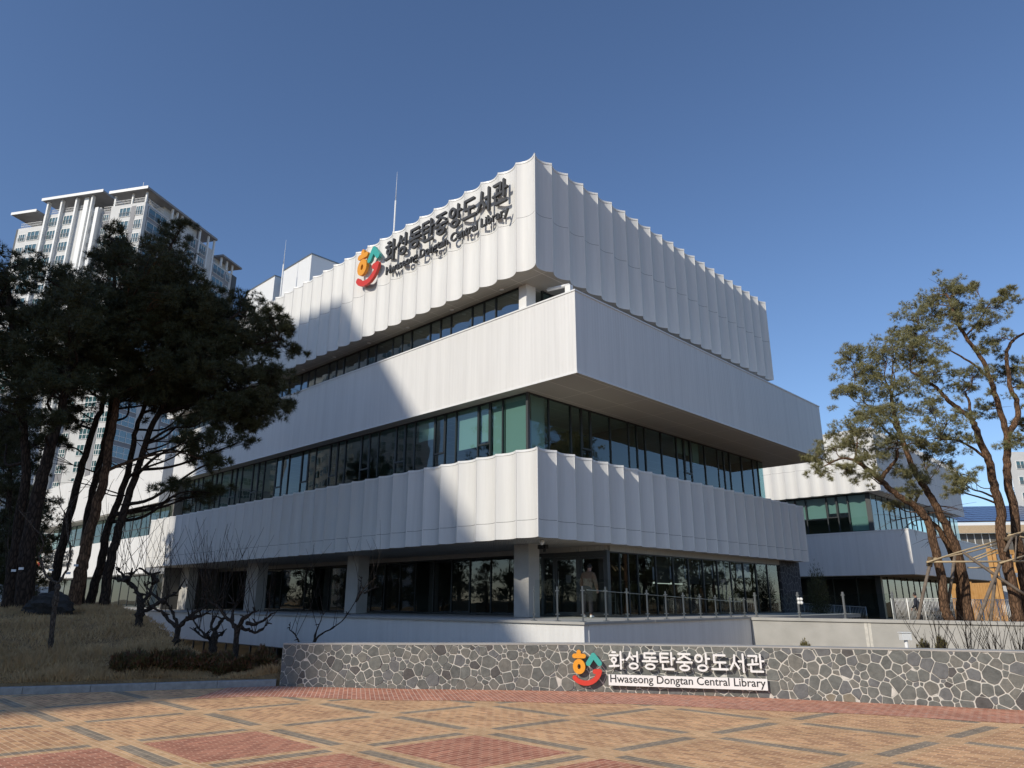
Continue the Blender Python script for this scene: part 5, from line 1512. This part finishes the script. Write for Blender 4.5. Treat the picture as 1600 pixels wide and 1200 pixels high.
for k, (x, d, lb) in enumerate([(1462, 14.6, 'sparse bare shrub right of the white box'), (1512, 14.2, 'bare shrub with fanned crossing stems behind the stone wall'), (1556, 14.6, 'tall thin bare shrub second from the right edge'), (1590, 14.0, 'densest bare shrub at the right edge behind the stone wall')]):
    c = at(x, 1015, d); c[2] = .27
    rt = thing('bare_shrub', lb, 'shrub', c, 'bare shrubs behind the stone wall'); mb = MB(); rr = random.Random(90 + k)
    for s_ in range(15):
        a = rr.uniform(0, 6.28); sp = rr.uniform(.1, .75); L = rr.uniform(.6, 1.25)
        e = c + np.array([math.cos(a) * sp * .7, math.sin(a) * sp * .7, 1]) * L
        P_ = cr([c, (c + e) / 2 + np.array([rr.uniform(-.05, .05), rr.uniform(-.05, .05), 0]), e], 3)
        mb.tube(P_, np.linspace(.008, .003, len(P_)), 4)
        for z in range(4):
            q = P_[rr.randint(2, 6)]; a = rr.uniform(0, 6.28); mb.tube([q, q + np.array([math.cos(a) * .5, math.sin(a) * .5, .8]) * rr.uniform(.08, .25)], [.004, .002], 3)
    mb.build('stem', M['bark_grey'], rt)
# dark bush in front of the annex pier
c = on_y(1282, 960, 21); c[2] = .3
leafy('evergreen_bush', 'dark tall bush beside the black stone pier', 'shrub', c, .55, 2.6, 3500, 99, M['needle_dark'], None, .12)
# white box on a post
c = at(1417, 1012, 15.6); ub = thing('utility_box', 'small white box on a short post behind the stone wall', 'utility box', (c[0], c[1], .27))
mb = MB(); zz = at(1417, 1000, 15.6)[2]; mb.tube([(c[0], c[1], .2), (c[0], c[1], zz)], .035, 8); mb.build('post', M['white'], ub)
mb = MB(); z2 = at(1417, 989, 15.6)[2]; p = np.array([c[0], c[1], zz]); mb.obox(p - LAT * .095 - FWD * .07, LAT * .19, FWD * .14, UP * (z2 - zz)); mb.obox(p - LAT * .11 - FWD * .085 + UP * (z2 - zz + .001), LAT * .22, FWD * .17, UP * .018); mb.build('box', M['white'], ub)

# ---------------------------------------------------------------- tree supports, fences, timber frame
def poles(name, label, cat, d0, items, group=None):
    base = at(*items[0][0][0][:2], d0); base[2] = .3
    rt = thing(name, label, cat, base, group)
    for pts, rad, mk in items:
        mb = MB(); P_ = [at(p[0], p[1], d0 + (p[2] if len(p) > 2 else 0)) for p in pts]
        mb.tube(cr(P_, 3) if len(P_) > 2 else P_, rad, 8); mb.build('pole', M[mk], rt)
    return rt
poles('tree_support', 'weathered tripod poles tied with bamboo round the leaning pine', 'tree support', 29.2,
      [([(1433, 975, 0), (1443, 925, .1), (1454, 878, .2)], .065, 'pole'), ([(1481, 948, 1.2), (1492, 868, .8)], .06, 'pole'), ([(1448, 878, .1), (1600, 877, .2)], .038, 'bamboo'),
       ([(1448, 879, 0), (1500, 862, .3), (1556, 846, .6)], .035, 'bamboo'), ([(1452, 874, .6), (1500, 866, .9), (1557, 851, 1.2)], .032, 'bamboo'), ([(1505, 863, .3), (1550, 895, -.2), (1604, 931, -.4)], .06, 'pole'),
       ([(1515, 874, 1.5), (1556, 858, 1.4)], .03, 'bamboo'), ([(1520, 876, 1.8), (1558, 862, 1.7)], .03, 'bamboo'), ([(1512, 887, 2.0), (1560, 887, 2.0)], .03, 'bamboo'), ([(1454, 871, .2), (1452, 885, .2)], .11, 'rope')], 'timber supports tied to the pines')
poles('tree_support', 'weathered crossed poles propping the tallest pine at right', 'tree support', 28.6,
      [([(1526, 975, 0), (1545, 925, .2), (1563, 880, .4)], .07, 'pole'), ([(1547, 975, 1), (1551, 940, 1.1), (1555, 905, 1.2)], .065, 'pole'), ([(1570, 862, .5), (1581, 840, .6)], .06, 'pole'),
       ([(1588, 838, .6), (1586, 875, .3)], .03, 'pole'), ([(1574, 838, .8), (1602, 830, .8)], .035, 'bamboo'), ([(1572, 834, 1.), (1602, 840, .7)], .035, 'bamboo'), ([(1562, 880, .3), (1602, 868, .5)], .035, 'bamboo'), ([(1571, 843, .6), (1590, 836, .8)], .08, 'rope')], 'timber supports tied to the pines')
def fence(label, p, q, h, n, group, mk='white', name='steel_fence'):
    p, q = np.asarray(p, float), np.asarray(q, float)
    rt = thing(name, label, 'fence', p, group); t = q - p
    mb = MB()
    for z in (.12, h): mb.tube([p + UP * z, q + UP * z], .022, 6)
    mb.build('rail', M[mk], rt)
    mb = MB()
    for k in range(n + 1):
        a = p + t * k / n; mb.tube([a + UP * .12, a + UP * h], .012, 5)
    tag(mb.build('bar', M[mk], rt), kind='stuff')
    mb = MB()
    for k in range(5): a = p + t * k / 4; mb.tube([a, a + UP * (h + .03)], .03, 6)
    mb.build('post', M[mk], rt)
g0 = at(1392, 935, 43); g1 = at(1500, 937, 38)
for p in (g0, g1): p[2] = .3
fence('white barred steel fence running behind the leaning pines', g0, g1, 1.42, 50, 'steel fences on the terrace')
g0 = at(1508, 937, 37); g1 = at(1610, 938, 35)
for p in (g0, g1): p[2] = .3
fence('white barred steel fence stretch at the right below the timber frame', g0, g1, 1.35, 42, 'steel fences on the terrace')
g0 = at(1256, 945, 44); g1 = at(1352, 945, 42); g0[2] = .45; g1[2] = .25
fence('grey ramp handrail with upright bars before the annex', g0, g1, 1.0, 42, 'steel fences on the terrace', 'steel')
tf = thing('timber_frame', 'bright orange timber frame with posts beyond the pines', 'timber frame', at(1565, 940, 46) * [1, 1, 0] + UP * .3)
for x, y0 in ((1546, 857), (1553, 860), (1585, 862), (1592, 858)):
    b = at(x + 15, 945, 46); mb = MB(); t0 = at(x, y0, 46)
    mb.beam((b[0], b[1], .3), (b[0], b[1], t0[2]), .24); mb.build('post', M['timber'], tf)
a, b = at(1545, 862, 46), at(1640, 864, 46); mb = MB(); mb.beam(a, b, .2, .28); mb.build('beam', M['timber'], tf)
yf = thing('board_fence', 'low orange board fence glowing behind the pine trunks', 'fence', at(1500, 940, 52) * [1, 1, 0] + UP * .3)
a, b = at(1488, 935, 54), at(1572, 935, 50); mb = MB(); t = (b - a) * [1, 1, 0]; L = np.linalg.norm(t); t /= L
zt_ = at(1540, 911, 52)[2]
n = int(L / .2)
for k in range(n): p = np.array([a[0], a[1], .3]) + t * k * .2; mb.obox(p, t * .185, np.array([-t[1], t[0], 0]) * .03, UP * (zt_ - .3))
mb.build('boards', M['timber'], yf)
mb = MB()
for k in range(0, n, 8): p = np.array([a[0], a[1], .3]) + t * k * .2 + np.array([-t[1], t[0], 0]) * .035; mb.obox(p, t * .1, np.array([-t[1], t[0], 0]) * .1, UP * (zt_ - .2))
mb.build('post', M['timber'], yf)
nb = thing('notice_board', 'white notice board on posts at the right edge beyond the pines', 'sign', at(1595, 940, 40) * [1, 1, 0] + UP * .3)
p0, p1 = at(1584, 902, 40), at(1606, 895, 40); mb = MB(); mb.obox(p0, LAT * .9, FWD * .04, UP * (p1[2] - p0[2])); mb.build('board', M['white'], nb)
mb = MB()
for f in (.1, .8): q = p0 + LAT * f + FWD * .06; mb.tube([(q[0], q[1], .3), q + UP * .25], .03, 6)
mb.build('post', M['steel'], nb)

# ---------------------------------------------------------------- people
def skin_mesh(name, verts, edges, mt, parent, base, yaw, root_i=0, sub=2):
    me = bpy.data.meshes.new(name)
    c, s_ = math.cos(yaw), math.sin(yaw)
    me.from_pydata([(x * c - y * s_, x * s_ + y * c, z) for (x, y, z, *_) in verts], edges, [])
    o = bpy.data.objects.new(name, me); COL.objects.link(o)
    o.modifiers.new('skin', 'SKIN').use_smooth_shade = True
    if not me.skin_vertices: me.skin_vertices.new()
    for i, v in enumerate(verts):
        r = v[3]; me.skin_vertices[0].data[i].radius = (r, r) if not hasattr(r, '__len__') else r
        me.skin_vertices[0].data[i].use_root = (i == root_i)
    sb = o.modifiers.new('sub', 'SUBSURF'); sb.levels = sub; sb.render_levels = sub
    dg = bpy.context.evaluated_depsgraph_get(); dg.update()
    m2 = bpy.data.meshes.new_from_object(o.evaluated_get(dg))
    bpy.data.objects.remove(o); bpy.data.meshes.remove(me)
    m2.name = name; m2.materials.clear(); m2.materials.append(mt)
    m2.polygons.foreach_set('use_smooth', [True] * len(m2.polygons))
    o = bpy.data.objects.new(name, m2); COL.objects.link(o); o.parent = parent
    return o
M['skin'] = mat('skin', (0.42, 0.25, 0.18), .55)
M['hair'] = mat('dark_hair', (0.016, 0.013, 0.011), .6)
def cloth(name, c): return noisy(name, tuple(x * .85 for x in c), c, 9, .9, .2, 40, .004)
def person(label, base, yaw, H, jacket, trouser, shoe, bag=None, stride=.06, bend=.10):
    """facing +y before the turn; base at the feet"""
    rt = thing('person', label, 'person', base)
    k = H / 1.72
    b = bend
    J = dict(pel=(0, -.02, .93), sp=(0, .02 + b * .3, 1.12), ch=(0, .02 + b * .8, 1.32), nk=(0, .05 + b * 1.2, 1.46), hd0=(-.02, .08 + b * 1.6, 1.54), hd1=(-.03, .10 + b * 1.8, 1.64))
    def S(n, r): return (*[v * k for v in J[n]], r * k if not hasattr(r, '__len__') else tuple(x * k for x in r))
    def V(x, y, z, r): return (x * k, y * k, z * k, r * k if not hasattr(r, '__len__') else tuple(q * k for q in r))
    vs = [S('pel', (.13, .10)), S('sp', (.13, .10)), S('ch', (.15, .10)), S('nk', .055), S('hd0', (.066, .078)), S('hd1', (.086, .10))]
    es = [(0, 1), (1, 2), (2, 3), (3, 4), (4, 5)]
    arms = {}
    for sd in (-1, 1):
        i = len(vs)
        el = (sd * .27, .0 + b, 1.06); wr = (sd * .22, .20 + b, .92)
        vs += [V(sd * .17, .02 + b * .9, 1.38, .055), V(*el, .042), V(*wr, .028), V(sd * .205, .26 + b, .87, (.022, .04))]
        es += [(2, i), (i, i + 1), (i + 1, i + 2), (i + 2, i + 3)]; arms[sd] = (el, wr)
        h = i + 3
        for f in range(4):
            j = len(vs); fx = sd * (.175 + .02 * f); L = (.05, .058, .055, .042)[f]
            vs += [V(fx, .285 + b, .845, .0095), V(fx - sd * .004, .29 + b, .845 - L * .7, .009), V(fx - sd * .008, .275 + b, .845 - L * 1.3, .008)]
            es += [(h, j), (j, j + 1), (j + 1, j + 2)]
        j = len(vs); vs += [V(sd * .16, .27 + b, .875, .011), V(sd * .145, .29 + b, .85, .010)]; es += [(h, j), (j, j + 1)]
    legs = {}
    for sd in (-1, 1):
        i = len(vs); f = stride * sd
        vs += [V(sd * .09, -.02, .88, .085), V(sd * .10, .02 + f * .6, .48, .058), V(sd * .105, -.03 + f, .09, .042), V(sd * .115, .10 + f, .035, (.035, .03))]
        es += [(0, i), (i, i + 1), (i + 1, i + 2), (i + 2, i + 3)]; legs[sd] = f
    skin_mesh('body', vs, es, M['skin'], rt, base, yaw)
    # jacket
    vs = [V(0, -.01, .78, (.19, .145)), V(0, .0 + b * .15, .98, (.185, .14)), V(0, .02 + b * .4, 1.18, (.19, .14)), V(0, .02 + b * .85, 1.34, (.19, .125)), V(0, .05 + b * 1.2, 1.45, .075), V(0, .06 + b * 1.3, 1.49, .07)]
    es = [(0, 1), (1, 2), (2, 3), (3, 4), (4, 5)]
    for sd in (-1, 1):
        i = len(vs); el, wr = arms[sd]
        vs += [V(sd * .18, .02 + b * .9, 1.37, .088), V(el[0], el[1], el[2], .072), V(wr[0], wr[1], wr[2], .052)]
        es += [(3, i), (i, i + 1), (i + 1, i + 2)]
    skin_mesh('jacket', vs, es, jacket, rt, base, yaw, 2)
    vs = [V(0, -.02, .92, (.165, .125)), V(0, -.01, 1.06, (.15, .115))]; es = [(0, 1)]
    for sd in (-1, 1):
        i = len(vs); f = legs[sd]
        vs += [V(sd * .095, -.02, .82, .108), V(sd * .105, .015 + f * .6, .48, .085), V(sd * .11, -.03 + f, .10, .070)]
        es += [(0, i), (i, i + 1), (i + 1, i + 2)]
    skin_mesh('trousers', vs, es, trouser, rt, base, yaw)
    for sd in (-1, 1):
        f = legs[sd]; vs = [V(sd * .108, -.08 + f, .045, (.045, .045)), V(sd * .112, .03 + f, .045, (.048, .045)), V(sd * .118, .14 + f, .035, (.045, .03))]
        skin_mesh('shoe', vs, [(0, 1), (1, 2)], shoe, rt, base, yaw)
    # head with face, ears and hair
    hx_, hy, hz = J['hd1']
    hm = MB(); nu, nv = 20, 12; c_, s_ = math.cos(yaw), math.sin(yaw); HV = []
    for j_ in range(nv + 1):
        for i_ in range(nu):
            th, ph = 2 * math.pi * i_ / nu, math.pi * j_ / nv
            q = (math.sin(ph) * math.cos(th), math.sin(ph) * math.sin(th), math.cos(ph))
            x, y, z = hx_ + q[0] * .086, hy - .012 + q[1] * .102, hz - .005 + q[2] * .112
            HV.append((q, np.array([(x * c_ - y * s_) * k, (x * s_ + y * c_) * k, z * k]) + np.asarray(base, float)))
    HF = []
    for j_ in range(nv):
        for i_ in range(nu):
            f_ = (j_ * nu + i_, (j_ + 1) * nu + i_, (j_ + 1) * nu + (i_ + 1) % nu, j_ * nu + (i_ + 1) % nu)
            qm = np.mean([HV[t_][0] for t_ in f_], 0)
            if qm[2] > .45 or (qm[1] < .25 and qm[2] > -.55): HF.append(f_)
    hm.add([p for _, p in HV], HF, 0, True); hm.build('hair', M['hair'], rt)
    vs = [V(hx_, hy + .105, hz - .012, .012), V(hx_, hy + .118, hz - .035, .015), V(hx_, hy + .09, hz - .04, .014)]
    skin_mesh('nose', vs, [(0, 1), (1, 2)], M['skin'], rt, base, yaw, 0, 1)
    for sd in (-1, 1):
        vs = [V(hx_ + sd * .085, hy, hz - .005, .016), V(hx_ + sd * .09, hy - .01, hz - .045, .012)]
        skin_mesh('ear', vs, [(0, 1)], M['skin'], rt, base, yaw, 0, 1)
        vs = [V(hx_ + sd * .034, hy + .088, hz - .006, .010), V(hx_ + sd * .044, hy + .086, hz - .006, .008)]
        skin_mesh('eye', vs, [(0, 1)], M['black'], rt, base, yaw, 0, 1)
    vs = [V(hx_ - .022, hy + .092, hz - .066, .007), V(hx_ + .022, hy + .092, hz - .066, .007)]
    skin_mesh('mouth', vs, [(0, 1)], M['emb_red'], rt, base, yaw, 0, 1)
    if bag:
        vs = [V(.20, -.06, .98, (.09, .06)), V(.22, -.05, .80, (.12, .08))]; skin_mesh('shoulder_bag', vs, [(0, 1)], bag, rt, base, yaw)
    return rt
bp = on_y(918, 950, 3.6); bp[2] = 1.0
HP = (on_y(915, 881, 3.6) - bp)[2]
person('person in a brown jacket and dark trousers seen from behind at the entrance', bp, math.radians(14), HP, cloth('brown_jacket', (0.17, 0.11, 0.07)), cloth('dark_trousers', (0.02, 0.02, 0.025)), M['white'], bend=.13)
fp = at(1436, 950, 41); fp[2] = .3
person('distant person in dark clothes with a shoulder bag walking past the annex', fp, math.radians(70), 1.72, cloth('navy_jacket', (0.035, 0.04, 0.055)), cloth('black_trousers', (0.015, 0.015, 0.018)), M['black'], M['black'], .22, .02)

# ---------------------------------------------------------------- the wood across the street, mirrored in the glass
tb = np.random.default_rng(17); rr = random.Random(17)
spots = [(rr.uniform(-125, 10), rr.uniform(-62, -42)) for _ in range(70)] + [(rr.uniform(28, 46), rr.uniform(-10, 85)) for _ in range(75)]
mb = MB(); Cs, Rs = [], []
for x, y in spots:
    h = rr.uniform(7, 12); p = np.array([x, y, -.1]); lx = rr.uniform(-.8, .8)
    mb.tube(cr([p, p + np.array([lx * .4, 0, h * .5]), p + np.array([lx, .3, h * .9])], 3), np.linspace(.24, .06, 7), 6)
    for k in range(12):
        a = rr.uniform(0, 6.28); q = rr.uniform(.3, 2.2); c = p + np.array([lx * .7 + math.cos(a) * q, math.sin(a) * q, h * rr.uniform(.12, 1.0)])
        Cs.append(c); Rs.append(rr.uniform(.8, 1.5)); mb.tube([p + np.array([lx * .4, 0, h * .5]), c], [.06, .02], 4)
V, _c = add_needles(np.array(Cs), np.array(Rs), 36, 6, .46, .045, 5)
nv_ = len(V)
mb.add(V, [(3 * i, 3 * i + 1, 3 * i + 2) for i in range(nv_ // 3)], 1)
tag(mb.build('tree_belt', [M['bark_dark'], M['needle_dark']]), 'dark belt of street pines across the road, mirrored in the ground floor glass', 'trees', kind='stuff')
